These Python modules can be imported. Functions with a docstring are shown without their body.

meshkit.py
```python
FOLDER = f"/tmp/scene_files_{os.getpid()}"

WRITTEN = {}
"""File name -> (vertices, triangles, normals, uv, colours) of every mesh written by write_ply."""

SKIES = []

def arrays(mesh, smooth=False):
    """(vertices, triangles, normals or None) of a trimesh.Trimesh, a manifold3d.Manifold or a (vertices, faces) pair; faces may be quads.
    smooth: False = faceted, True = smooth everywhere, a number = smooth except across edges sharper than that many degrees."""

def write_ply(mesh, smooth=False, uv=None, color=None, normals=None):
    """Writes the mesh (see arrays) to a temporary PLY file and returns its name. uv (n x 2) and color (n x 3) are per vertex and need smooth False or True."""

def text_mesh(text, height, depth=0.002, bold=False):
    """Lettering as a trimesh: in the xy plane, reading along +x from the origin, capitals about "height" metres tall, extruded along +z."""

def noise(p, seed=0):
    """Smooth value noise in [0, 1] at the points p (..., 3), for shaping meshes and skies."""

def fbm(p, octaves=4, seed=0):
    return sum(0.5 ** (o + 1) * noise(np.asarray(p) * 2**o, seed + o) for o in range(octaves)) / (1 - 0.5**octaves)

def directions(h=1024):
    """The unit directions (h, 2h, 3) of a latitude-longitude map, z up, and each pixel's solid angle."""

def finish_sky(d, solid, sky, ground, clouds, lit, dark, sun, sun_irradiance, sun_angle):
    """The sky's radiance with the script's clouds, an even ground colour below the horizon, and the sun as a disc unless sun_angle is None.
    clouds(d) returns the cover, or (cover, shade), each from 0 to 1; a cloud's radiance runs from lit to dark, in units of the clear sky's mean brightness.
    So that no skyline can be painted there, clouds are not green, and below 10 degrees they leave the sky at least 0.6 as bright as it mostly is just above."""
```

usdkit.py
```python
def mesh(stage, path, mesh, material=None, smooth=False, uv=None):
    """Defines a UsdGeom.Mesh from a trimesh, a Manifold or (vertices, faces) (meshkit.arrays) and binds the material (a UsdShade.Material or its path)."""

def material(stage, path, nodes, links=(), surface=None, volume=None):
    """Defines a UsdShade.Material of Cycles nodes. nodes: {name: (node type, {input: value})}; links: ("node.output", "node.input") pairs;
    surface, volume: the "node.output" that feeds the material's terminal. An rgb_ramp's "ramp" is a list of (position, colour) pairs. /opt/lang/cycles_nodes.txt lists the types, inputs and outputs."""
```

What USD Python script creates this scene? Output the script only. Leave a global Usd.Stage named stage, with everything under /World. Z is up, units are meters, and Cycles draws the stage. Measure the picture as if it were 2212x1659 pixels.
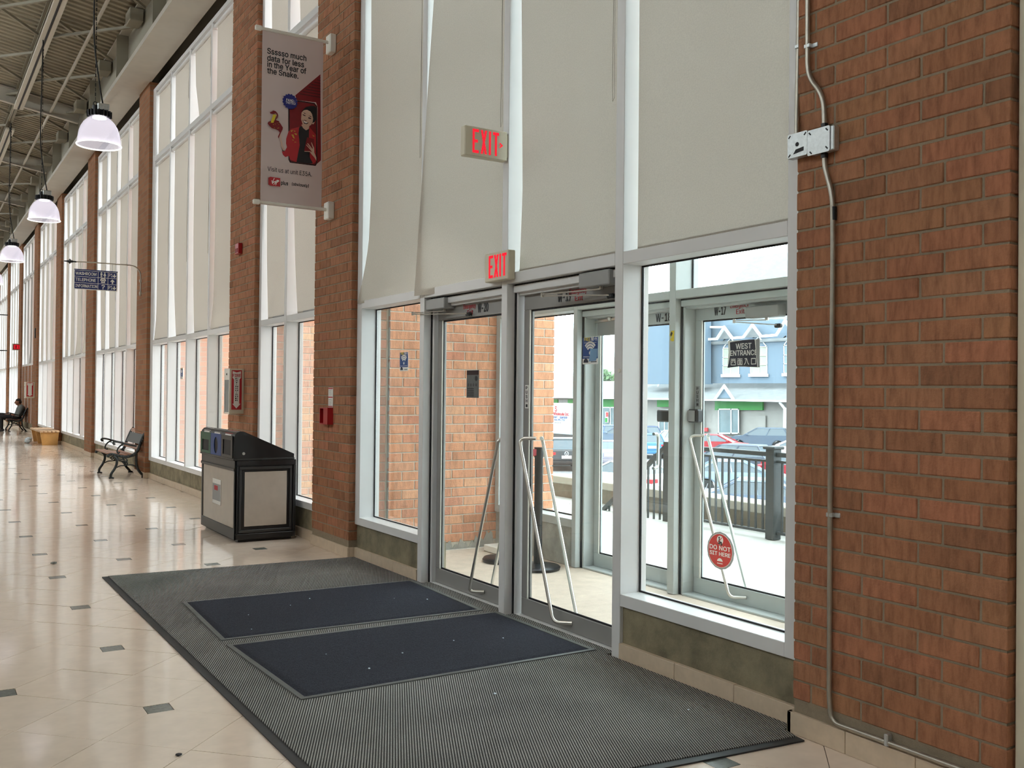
import math, random
import numpy as np, trimesh, usdkit, meshkit
from pxr import Usd, UsdGeom, UsdLux, UsdShade, Gf, Sdf, Vt
from shapely.geometry import Polygon, LineString, Point, box as sbox
from shapely.ops import unary_union
from shapely import affinity

stage = Usd.Stage.CreateInMemory()
UsdGeom.SetStageUpAxis(stage, UsdGeom.Tokens.z)
UsdGeom.SetStageMetersPerUnit(stage, 1.0)
UsdGeom.Xform.Define(stage, '/World')
UsdGeom.Scope.Define(stage, '/World/Looks')
rng = random.Random(11)
PI = math.pi

# ------------------------------------------------------------------ camera, sky, lamps, exposure
W, H = 2212, 1659
FOC, YAW, PITCH, ROLL, EYE = 2083.66, 0.558112, 0.00867969, 0.0104614, 1.58
fw = np.array([math.sin(YAW)*math.cos(PITCH), math.cos(YAW)*math.cos(PITCH), math.sin(PITCH)])
_r = np.array([math.cos(YAW), -math.sin(YAW), 0.0]); _u = np.cross(_r, fw)
rt = _r*math.cos(ROLL) + _u*math.sin(ROLL); up = -_r*math.sin(ROLL) + _u*math.cos(ROLL)
cam = UsdGeom.Camera.Define(stage, '/World/camera')
cam.CreateHorizontalApertureAttr(36.0); cam.CreateVerticalApertureAttr(36.0*H/W)
cam.CreateFocalLengthAttr(FOC/W*36.0)
cam.CreateClippingRangeAttr(Gf.Vec2f(0.05, 3000))
cam.AddTransformOp().Set(Gf.Matrix4d(*rt, 0, *up, 0, *(-fw), 0, 0, 0, EYE, 1))
cam.CreateExposureAttr(0.12)

sky = UsdLux.DomeLight.Define(stage, '/World/sky')
sky.CreateColorAttr(Gf.Vec3f(0.92, 0.965, 1.0)); sky.CreateIntensityAttr(2.0)
LAMP = 80.0          # high-bay pendants
STRIP = 16.0         # fluorescent strips further up the hall and behind the camera

def at(px, py, X=None, Y=None, Z=None):
    """the point of the plane X, Y or Z = const seen at a photo pixel (how the measurements were taken)"""
    v = fw*FOC + rt*(px - W/2) - up*(py - H/2)
    t = X/v[0] if X is not None else (Y/v[1] if Y is not None else (Z - EYE)/v[2])
    return v*t + np.array([0, 0, EYE])

# ------------------------------------------------------------------ names, things, parts
LOC = {}
def numbered(path):
    if not stage.GetPrimAtPath(path): return path
    k = 1
    while stage.GetPrimAtPath(f'{path}_{k:03d}'): k += 1
    return f'{path}_{k:03d}'
COUNT = {}
def fresh(parent, name):
    key = (parent, name); n = COUNT.get(key, 0); COUNT[key] = n + 1
    return f'{parent}/{name}' if n == 0 else f'{parent}/{name}_{n:03d}'
def tag(p, label=None, cat=None, group=None, kind=None):
    for k, v in (('label', label), ('category', cat), ('group', group), ('kind', kind)):
        if v: p.SetCustomDataByKey(k, v)
    return p
def thing(name, label, cat=None, loc=(0, 0, 0), rotz=0, group=None, kind=None):
    x = UsdGeom.Xform.Define(stage, fresh('/World', name)); x.AddTranslateOp().Set(Gf.Vec3d(*map(float, loc))); x.AddRotateZOp().Set(float(rotz))
    LOC[str(x.GetPath())] = np.array(loc, float) if not rotz else None
    return tag(x.GetPrim(), label, cat, group, kind)
def obj(name, mesh, m, parent=None, smooth=False, local=False, label=None, kind=None):
    """one mesh; a part's geometry is given in world coordinates unless local"""
    pp = str(parent.GetPath()) if parent is not None else '/World'
    path = fresh(pp, name)
    if isinstance(mesh, MB): mesh = mesh.get()
    v, f, n = meshkit.arrays(mesh, False)
    if parent is not None and not local:
        root = '/'.join(pp.split('/')[:3])
        if LOC.get(root) is not None: v = v - LOC[root]
    q = usdkit.mesh(stage, path, (v, f), MAT[m] if isinstance(m, str) else m, smooth=smooth)
    return tag(q.GetPrim(), label, None, None, kind)
def dup(root, loc, rotz=0, label=None, group=None):
    was = root.GetCustomData(); name = root.GetName().rstrip('0123456789').rstrip('_') if root.GetName()[-4:-3] == '_' else root.GetName()
    t = thing(name, label or was['label'], was['category'], loc, rotz, group or was.get('group'), was.get('kind'))
    t.GetReferences().AddInternalReference(root.GetPath()); t.SetInstanceable(True)
    return t

# ------------------------------------------------------------------ mesh tools
def _unit_cbox():
    c = []
    for sx in (-1, 1):
        for sy in (-1, 1):
            for sz in (-1, 1):
                c += [(sx, sy, sz, 0), (sx, sy, sz, 1), (sx, sy, sz, 2)]
    def pos(c, h, b):
        out = []
        for sx, sy, sz, k in c:
            p = [sx*(h[0]-b), sy*(h[1]-b), sz*(h[2]-b)]; p[k] = (sx, sy, sz)[k]*h[k]; out.append(p)
        return np.array(out)
    hull = trimesh.convex.convex_hull(pos(c, (1, 1.1, 1.2), .3))
    p = pos(c, (1, 1.1, 1.2), .3)
    idx = [int(np.argmin(((p - q)**2).sum(1))) for q in hull.vertices]
    f = np.array(idx)[hull.faces]
    return c, pos, f
_CC, _CP, _CF = _unit_cbox()
class MB:
    def __init__(s): s.v, s.f, s.n = [], [], 0
    def add(s, m, M=None):
        if isinstance(m, MB): m = m.get()
        if hasattr(m, 'vertices'): v, f = np.asarray(m.vertices, float), np.asarray(m.faces, int)
        elif hasattr(m, 'to_mesh'):
            q = m.to_mesh(); v, f = np.asarray(q.vert_properties[:, :3], float), np.asarray(q.tri_verts, int)
        else:
            v, f = np.asarray(m[0], float), np.asarray(m[1], int)
            if f.shape[1] == 4: f = np.vstack([f[:, [0, 1, 2]], f[:, [0, 2, 3]]])
        if M is not None: v = v @ np.asarray(M)[:3, :3].T + np.asarray(M)[:3, 3]
        s.v.append(v); s.f.append(f + s.n); s.n += len(v); return s
    def box(s, x0, x1, y0, y1, z0, z1, c=0.0, M=None):
        x0, x1 = min(x0, x1), max(x0, x1); y0, y1 = min(y0, y1), max(y0, y1); z0, z1 = min(z0, z1), max(z0, z1)
        if c <= 0:
            b = trimesh.creation.box([x1-x0, y1-y0, z1-z0]); v, f = np.array(b.vertices), np.array(b.faces)
        else:
            h = np.array([x1-x0, y1-y0, z1-z0])/2; v, f = _CP(_CC, h, min(c, h.min()*.95)), _CF
        v = v + np.array([(x0+x1)/2, (y0+y1)/2, (z0+z1)/2])
        return s.add((v, f), M)
    def tube(s, pts, r, n=10, caps=True):
        p = np.asarray(pts, float); k = len(p); t = np.gradient(p, axis=0); t /= np.linalg.norm(t, axis=1, keepdims=True) + 1e-12
        r = np.broadcast_to(np.asarray(r, float), (k,))
        ref = np.array([0, 0, 1.0]) if abs(t[0][2]) < .9 else np.array([1.0, 0, 0])
        a = np.cross(t[0], ref); a /= np.linalg.norm(a); V = []
        for i in range(k):
            a = a - t[i]*(a @ t[i]); a /= np.linalg.norm(a) + 1e-12; b = np.cross(t[i], a)
            ang = np.arange(n)*2*PI/n
            V.append(p[i] + r[i]*(np.cos(ang)[:, None]*a + np.sin(ang)[:, None]*b))
        V = np.vstack(V); F = []
        for i in range(k-1):
            for j in range(n):
                F.append((i*n+j, i*n+(j+1) % n, (i+1)*n+(j+1) % n, (i+1)*n+j))
        F = np.array(F); F = np.vstack([F[:, [0, 1, 2]], F[:, [0, 2, 3]]])
        if caps:
            c0, c1 = len(V), len(V)+1; V = np.vstack([V, p[0], p[-1]])
            F = np.vstack([F, [(c0, (j+1) % n, j) for j in range(n)], [(c1, (k-1)*n+j, (k-1)*n+(j+1) % n) for j in range(n)]])
        return s.add((V, F))
    def cyl(s, a, b, r, n=16): return s.tube([a, b], r, n)
    def bar(s, a, b, w, h, upv=(0, 0, 1)):
        """rectangular bar from a to b"""
        a, b = np.array(a, float), np.array(b, float); d = b - a; L = np.linalg.norm(d); d /= L
        sd = np.cross(d, upv); sd /= np.linalg.norm(sd) + 1e-12; u2 = np.cross(sd, d)
        M = np.eye(4); M[:3, 0], M[:3, 1], M[:3, 2], M[:3, 3] = d, sd, u2, (a+b)/2
        return s.add(trimesh.creation.box([L, w, h]), M)
    def lathe(s, prof, n=24, c=(0, 0, 0)):
        """prof: (radius, z) pairs from the bottom up"""
        p = np.asarray(prof, float); ang = np.arange(n)*2*PI/n
        V = np.stack([p[:, None, 0]*np.cos(ang), p[:, None, 0]*np.sin(ang), np.broadcast_to(p[:, None, 1], (len(p), n))], -1).reshape(-1, 3)
        F = [(i*n+j, i*n+(j+1) % n, (i+1)*n+(j+1) % n, (i+1)*n+j) for i in range(len(p)-1) for j in range(n)]
        return s.add((V + np.array(c, float), np.array(F)))
    def ext(s, poly, d, M=None, z0=0.0):
        """extruded shapely polygon(s)"""
        for g in getattr(poly, 'geoms', [poly]):
            if g.is_empty or g.area < 1e-10: continue
            m = trimesh.creation.extrude_polygon(g, d, engine='earcut')
            if z0: m.apply_translation([0, 0, z0])
            s.add(m, M)
        return s
    def quad(s, a, b, c, d): return s.add((np.array([a, b, c, d], float), np.array([[0, 1, 2, 3]])))
    def get(s): return np.vstack(s.v), np.vstack(s.f)
def frame(o, u, v):
    u, v = np.array(u, float), np.array(v, float); M = np.eye(4); M[:3, 0], M[:3, 1], M[:3, 2], M[:3, 3] = u, v, np.cross(u, v), o
    return M
def faceY(x, y, z): return frame((x, y, z), (1, 0, 0), (0, 0, 1))          # seen looking along +y: u = +x, v = +z, normal -y
def faceX(x, y, z): return frame((x, y, z), (0, -1, 0), (0, 0, 1))         # seen looking along +x: u = -y, normal -x
def text(t, h, M, width=None, bold=False, d=.002, center=False, italic=0):
    m = meshkit.text_mesh(t, h, d, bold); v = np.array(m.vertices); v[:, 0] -= v[:, 0].min()
    if width: v[:, 0] *= width/v[:, 0].max()
    if italic: v[:, 0] += v[:, 1]*italic
    if center: v[:, 0] -= v[:, 0].max()/2
    return v @ M[:3, :3].T + M[:3, 3], np.array(m.faces)
def arc(cx, cz, r, a0, a1, n=12):
    return [(cx + r*math.cos(math.radians(a0+(a1-a0)*i/n)), cz + r*math.sin(math.radians(a0+(a1-a0)*i/n))) for i in range(n+1)]
def fillet(pts, r, n=5):
    """round a polyline's corners"""
    P = [np.array(p, float) for p in pts]; out = [P[0]]
    for i in range(1, len(P)-1):
        a, b, c = P[i-1], P[i], P[i+1]; d1, d2 = a-b, c-b; l1, l2 = np.linalg.norm(d1), np.linalg.norm(d2)
        k = min(r, l1*.45, l2*.45); s, e = b + d1/l1*k, b + d2/l2*k
        for j in range(n+1):
            t = j/n; out.append((1-t)**2*s + 2*t*(1-t)*b + t*t*e)
    return out + [P[-1]]
def smooth_curve(pts, n=8):
    """Catmull-Rom through the points"""
    P = np.array(pts, float); P = np.vstack([2*P[0]-P[1], P, 2*P[-1]-P[-2]]); out = []
    for i in range(1, len(P)-2):
        for j in range(n):
            t = j/n; a, b, c, d = P[i-1:i+3]
            out.append(.5*((2*b)+(c-a)*t+(2*a-5*b+4*c-d)*t*t+(3*b-a-3*c+d)*t**3))
    return np.array(out + [P[-2]])

# ------------------------------------------------------------------ materials
MAT = {}
def srgb(r, g, b): return tuple(((c/255+.055)/1.055)**2.4 if c > 10 else c/255/12.92 for c in (r, g, b))
def sc(c, k): return tuple(min(1, x*k) for x in c)
def mat(name, col, rough=.5, metal=0.0, var=.08, scale=12, bump=0.0, bscale=None, detail=4, spec=.5, stretch=None, col2=None, **kw):
    n = {'g': ('geometry', {}), 'n': ('noise_texture', {'scale': scale, 'detail': detail, 'roughness': .6}),
         'r': ('rgb_ramp', {'ramp': [(.25, sc(col, 1-var)), (.75, col2 or sc(col, 1+var))]}),
         'p': ('principled_bsdf', {'roughness': rough, 'metallic': metal, 'specular_ior_level': spec, **kw})}
    l = [('n.fac', 'r.fac'), ('r.color', 'p.base_color')]
    if stretch:
        n['m'] = ('mapping', {'scale': stretch}); l += [('g.position', 'm.vector'), ('m.vector', 'n.vector')]
    else: l += [('g.position', 'n.vector')]
    if bump:
        n['bn'] = ('noise_texture', {'scale': bscale or scale*6, 'detail': 3}); n['b'] = ('bump', {'strength': bump, 'distance': .01})
        l += [('g.position', 'bn.vector'), ('bn.fac', 'b.height'), ('b.normal', 'p.normal')]
    MAT[name] = usdkit.material(stage, f'/World/Looks/{name}', n, l, surface='p.BSDF'); return MAT[name]
def emit(name, col, s):
    MAT[name] = usdkit.material(stage, f'/World/Looks/{name}', {'e': ('emission', {'color': col, 'strength': s})}, [], surface='e.emission')
SCHLICK = ({'w': ('layer_weight', {'blend': .5}), 'pw': ('math', {'math_type': 'power', 'value2': 5.0}), 'f': ('math', {'math_type': 'multiply_add', 'value2': .96, 'value3': .04})},
           [('w.facing', 'pw.value1'), ('pw.value', 'f.value1')])       # mirror share of a clear sheet, the same from both sides
def pane(name, tint=(.9, .97, .96), rough=.0, k=1.0):
    MAT[name] = usdkit.material(stage, f'/World/Looks/{name}', {
        't': ('transparent_bsdf', {'color': tint}), 'g': ('glossy_bsdf', {'color': (.9, .95, .95), 'roughness': rough}), **SCHLICK[0],
        'x': ('math', {'math_type': 'multiply', 'value2': k}), 'm': ('mix_closure', {})},
        SCHLICK[1] + [('f.value', 'x.value1'), ('x.value', 'm.fac'), ('t.BSDF', 'm.closure1'), ('g.BSDF', 'm.closure2')], surface='m.closure')
def brickmat(name, cols, streak=.35, rough=.8):
    n = {'o': ('object_info', {}), 'r': ('rgb_ramp', {'ramp': [(i/(len(cols)-1), c) for i, c in enumerate(cols)]}),
         'g': ('geometry', {}), 'm': ('mapping', {'scale': (30, 30, 7)}), 'n': ('noise_texture', {'scale': 1.0, 'detail': 5, 'roughness': .7}),
         'h': ('rgb_ramp', {'ramp': [(.3, (.62, .62, .62)), (.55, (1, 1, 1)), (.8, (1.22, 1.2, 1.18))]}), 'x': ('mix', {'mix_type': 'multiply', 'fac': 1.0}),
         'bn': ('noise_texture', {'scale': 90, 'detail': 4}), 'b': ('bump', {'strength': .5, 'distance': .006}), 'p': ('principled_bsdf', {'roughness': rough, 'specular_ior_level': .25})}
    MAT[name] = usdkit.material(stage, f'/World/Looks/{name}', n, [('o.random', 'r.fac'), ('g.position', 'm.vector'), ('m.vector', 'n.vector'), ('n.fac', 'h.fac'), ('r.color', 'x.color1'), ('h.color', 'x.color2'),
        ('x.color', 'p.base_color'), ('g.position', 'bn.vector'), ('bn.fac', 'b.height'), ('b.normal', 'p.normal')], surface='p.BSDF')
def brickwall(name, c1, c2, mortar):
    """far-off brickwork; coordinates (x + y, z)"""
    n = {'g': ('geometry', {}), 's': ('separate_xyz', {}), 'a': ('math', {'math_type': 'add'}), 'c': ('combine_xyz', {}),
         'k': ('brick_texture', {'color1': c1, 'color2': c2, 'mortar': mortar, 'scale': 1.0, 'mortar_size': .006, 'brick_width': .2755, 'row_height': .0913, 'bias': 0.0}),
         'p': ('principled_bsdf', {'roughness': .85, 'specular_ior_level': .2})}
    MAT[name] = usdkit.material(stage, f'/World/Looks/{name}', n, [('g.position', 's.vector'), ('s.x', 'a.value1'), ('s.y', 'a.value2'), ('a.value', 'c.x'), ('s.z', 'c.y'), ('c.vector', 'k.vector'), ('k.color', 'p.base_color')], surface='p.BSDF')

brickmat('brick_in', [srgb(142, 98, 72), srgb(158, 108, 78), srgb(164, 112, 82), srgb(164, 116, 86), srgb(152, 104, 76), srgb(170, 112, 84), srgb(160, 114, 82)])
brickmat('brick_out', [srgb(192, 136, 104), srgb(206, 146, 112), srgb(214, 154, 118), srgb(200, 140, 112), srgb(218, 164, 128), srgb(196, 132, 104)])
brickmat('brick_fin', [srgb(196, 150, 126), srgb(206, 160, 134), srgb(212, 172, 136), srgb(200, 152, 132), srgb(214, 168, 140)])
brickwall('brick_far', srgb(158, 110, 80), srgb(142, 98, 72), srgb(134, 120, 100))
brickwall('brick_ext', srgb(206, 148, 116), srgb(194, 134, 106), srgb(180, 170, 155))
mat('mortar_in', srgb(140, 126, 106), .9, var=.12, scale=40, bump=.3)
mat('mortar_out', srgb(196, 190, 176), .9, var=.1, scale=40, bump=.3)
mat('concrete', srgb(112, 104, 82), .8, var=.32, scale=5, bump=.25, bscale=60, detail=8, col2=srgb(158, 146, 118))
mat('concrete_out', srgb(150, 150, 140), .85, var=.3, scale=4, bump=.25, bscale=50, detail=8, col2=srgb(196, 194, 186))
mat('slab_in', srgb(200, 184, 166), .7, var=.14, scale=7, bump=.15, bscale=80, detail=8)
mat('slab_out', srgb(178, 176, 170), .8, var=.1, scale=3, bump=.15, bscale=60, detail=8)
mat('asphalt', srgb(128, 128, 130), .9, var=.12, scale=1.5, bump=.2, bscale=60)
mat('alum', srgb(216, 215, 214), .42, .0, var=.03, scale=3, spec=.6)
mat('alum_dark', srgb(142, 140, 137), .42, .0, var=.05, scale=6, spec=.6)
mat('alum_out', srgb(178, 184, 182), .45, 0, var=.05, scale=6)
mat('gap', srgb(24, 22, 26), .6, var=.1)
mat('white_plastic', srgb(226, 222, 212), .45, var=.03)
mat('cream_plastic', srgb(206, 198, 176), .5, var=.03)
mat('grey_plastic', srgb(150, 150, 148), .45, var=.03)
mat('steel', srgb(196, 192, 184), .28, .9, var=.08, scale=30)
mat('galv', srgb(198, 202, 202), .4, .75, var=.12, scale=60)
mat('conduit', srgb(176, 170, 158), .38, .8, var=.12, scale=20)
mat('handle', srgb(214, 210, 202), .3, .85, var=.05, scale=10)
mat('black_metal', srgb(36, 37, 38), .4, .2, var=.15, scale=30)
mat('iron', srgb(46, 50, 50), .42, .35, var=.25, scale=60)
mat('black_plastic', srgb(26, 26, 28), .35, var=.1)
mat('dark_plastic', srgb(52, 52, 52), .4, var=.1)
mat('red_plastic', srgb(160, 22, 30), .35, var=.08)
mat('red_print', srgb(176, 30, 40), .5, var=.03)
mat('deep_red', srgb(120, 4, 18), .55, var=.12, scale=30)
mat('dark_red', srgb(74, 2, 12), .55, var=.1)
mat('red_black', srgb(40, 6, 8), .55, var=.1)
mat('sign_red', srgb(196, 34, 30), .45, var=.03)
mat('white_print', srgb(228, 226, 220), .5, var=.02)
mat('grey_print', srgb(150, 150, 150), .5, var=.02)
mat('black_print', srgb(20, 20, 26), .5, var=.02)
mat('navy_print', srgb(26, 28, 52), .45, var=.05)
mat('blue_print', srgb(28, 66, 128), .45, var=.04)
mat('sign_blue', srgb(20, 38, 104), .4, var=.04)
mat('burst_blue', srgb(10, 20, 110), .5, var=.04)
mat('lightblue', srgb(120, 160, 196), .5, var=.04)
mat('yellow_print', srgb(214, 190, 40), .5, var=.06)
mat('gold_print', srgb(190, 150, 60), .5, var=.2, scale=80)
mat('skin_print', srgb(206, 172, 152), .55, var=.04)
mat('skin', srgb(150, 100, 78), .55, var=.06)
mat('banner', srgb(206, 188, 184), .75, var=.03, scale=3)
mat('sensor_glass', srgb(120, 126, 128), .15, var=.04)
mat('tile', srgb(228, 209, 191), .11, var=.06, scale=9, detail=6, spec=.55)
mat('tile_near', srgb(228, 209, 191), .10, var=.06, scale=9, detail=6, spec=.55)
mat('accent', srgb(104, 108, 102), .16, var=.25, scale=45)
mat('grout', srgb(112, 96, 84), .8, var=.1)
mat('base_tile', srgb(204, 184, 160), .3, var=.09, scale=18, detail=6)
mat('rubber', srgb(44, 45, 47), .6, var=.15, scale=30)
mat('rubber_worn', srgb(92, 94, 92), .55, var=.2, scale=14)
mat('ceiling_paint', srgb(150, 144, 128), .6, var=.05, scale=2)
mat('deck_paint', srgb(160, 152, 132), .7, var=.05, scale=2)
mat('beam_paint', srgb(186, 180, 168), .5, var=.08, scale=2.5, detail=6)
mat('strip_paint', srgb(200, 194, 180), .5, var=.04)
mat('wall_paint', srgb(196, 188, 176), .7, var=.03)
mat('bench_wood', srgb(150, 104, 80), .45, var=.22, scale=1.0, stretch=(60, 3, 60))
mat('box_wood', srgb(206, 154, 88), .5, var=.14, scale=6, detail=6)
mat('box_slat', srgb(196, 160, 124), .5, var=.18, scale=1, stretch=(40, 2, 40))
mat('bin_panel', srgb(188, 178, 166), .22, var=.08, scale=8, detail=7)
mat('bin_gloss', srgb(150, 140, 128), .07, var=.05, scale=8, spec=.8)
mat('green_print', srgb(32, 84, 60), .45, var=.05)
mat('jacket', srgb(116, 122, 122), .9, var=.1, scale=20)
mat('trousers', srgb(46, 46, 50), .9, var=.1, scale=20)
mat('hair', srgb(36, 28, 24), .8, var=.2)
mat('shoe', srgb(60, 60, 66), .6, var=.1)
mat('paper', srgb(212, 226, 236), .8, var=.04)
mat('cord', srgb(150, 140, 128), .6, var=.05)
mat('black_cord', srgb(20, 20, 20), .6, var=.05)
mat('lamp_housing', srgb(30, 31, 33), .45, .3, var=.1)
emit('led', (1, .97, .95), 9.0)
emit('exit_red', (1.0, .018, .035), 1.15)
pane('glass', (.955, .975, .97)); pane('glass_out', (.92, .965, .965)); pane('glass_side', (.92, .96, .95))
# brushed rib carpet, plush mats, blind cloth, lamp shade
def carpet():
    n = {'g': ('geometry', {}), 'm': ('mapping', {'rotation': (0, 0, math.radians(25)), 'scale': (1, 1, 1)}), 'w': ('wave_texture', {'scale': 26.0, 'distortion': .5, 'detail': 2, 'detail_scale': 9}),
         'r': ('rgb_ramp', {'ramp': [(.15, srgb(60, 59, 58)), (.85, srgb(160, 157, 153))]}), 'n': ('noise_texture', {'scale': 260, 'detail': 2}), 'h': ('rgb_ramp', {'ramp': [(.3, (.5, .5, .5)), (.7, (1.35, 1.35, 1.35))]}),
         'n2': ('noise_texture', {'scale': 1.6, 'detail': 5}), 'h2': ('rgb_ramp', {'ramp': [(.3, (.8, .8, .8)), (.72, (1.2, 1.19, 1.16))]}),
         'x': ('mix', {'mix_type': 'multiply', 'fac': 1.0}), 'y': ('mix', {'mix_type': 'multiply', 'fac': 1.0}), 'b': ('bump', {'strength': .8, 'distance': .004}), 'p': ('principled_bsdf', {'roughness': .95, 'specular_ior_level': .1})}
    MAT['carpet'] = usdkit.material(stage, '/World/Looks/carpet', n, [('g.position', 'm.vector'), ('m.vector', 'w.vector'), ('w.fac', 'r.fac'), ('g.position', 'n.vector'), ('n.fac', 'h.fac'), ('g.position', 'n2.vector'), ('n2.fac', 'h2.fac'),
        ('r.color', 'x.color1'), ('h.color', 'x.color2'), ('x.color', 'y.color1'), ('h2.color', 'y.color2'), ('y.color', 'p.base_color'), ('w.fac', 'b.height'), ('b.normal', 'p.normal')], surface='p.BSDF')
carpet()
mat('plush', srgb(62, 63, 71), .98, var=.55, scale=170, bump=1.0, bscale=240, detail=3, spec=.1)
def cloth(name, col, tr, fac):
    n = {'g': ('geometry', {}), 'n': ('noise_texture', {'scale': 130, 'detail': 3}), 'r': ('rgb_ramp', {'ramp': [(.3, sc(col, .93)), (.7, sc(col, 1.05))]}), 'b': ('bump', {'strength': .18, 'distance': .003}),
         'd': ('diffuse_bsdf', {}), 't': ('translucent_bsdf', {'color': tr}), 'm': ('mix_closure', {'fac': fac})}
    MAT[name] = usdkit.material(stage, f'/World/Looks/{name}', n, [('g.position', 'n.vector'), ('n.fac', 'r.fac'), ('n.fac', 'b.height'), ('b.normal', 'd.normal'), ('r.color', 'd.color'), ('d.BSDF', 'm.closure1'), ('t.BSDF', 'm.closure2')], surface='m.closure')
cloth('blind', srgb(186, 178, 166), (.58, .52, .45), .16)
cloth('blind_dim', srgb(150, 146, 138), (.5, .5, .5), .05)  # cloth of the unlit bay: missing daylight put into a darker colour
def shade():
    n = {'d': ('translucent_bsdf', {'color': (.5, .48, .53)}), 't': ('transparent_bsdf', {'color': (.9, .88, .93)}), 'g': ('glossy_bsdf', {'roughness': .12, 'color': (.9, .9, .95)}), 'e': ('emission', {'color': (.92, .88, 1.0), 'strength': .33}),
         'a': ('mix_closure', {'fac': .45}), **SCHLICK[0], 'b': ('mix_closure', {}), 'c': ('add_closure', {})}
    MAT['lamp_shade'] = usdkit.material(stage, '/World/Looks/lamp_shade', n, [*SCHLICK[1], ('t.BSDF', 'a.closure1'), ('d.BSDF', 'a.closure2'), ('f.value', 'b.fac'), ('a.closure', 'b.closure1'), ('g.BSDF', 'b.closure2'), ('b.closure', 'c.closure1'), ('e.emission', 'c.closure2')], surface='c.closure')
shade()
emit('lamp_rim', (1, .98, .95), 1.3)

# ================================================================== THE SETTING
XF, XB, XG = 3.59, 3.79, 3.745          # mullion front, back, glass
XP = 3.53                               # brick pillar face
CH, BL = .0913, .2755                   # brick course and length with joint
PIL = [(2.10, 3.14), (8.54, 9.52), (11.58, 12.65), (17.83, 18.75), (23.75, 24.80), (29.45, 30.45), (35.20, 36.30), (40.75, 41.65), (46.20, 46.95), (51.7, 52.6)]

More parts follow.
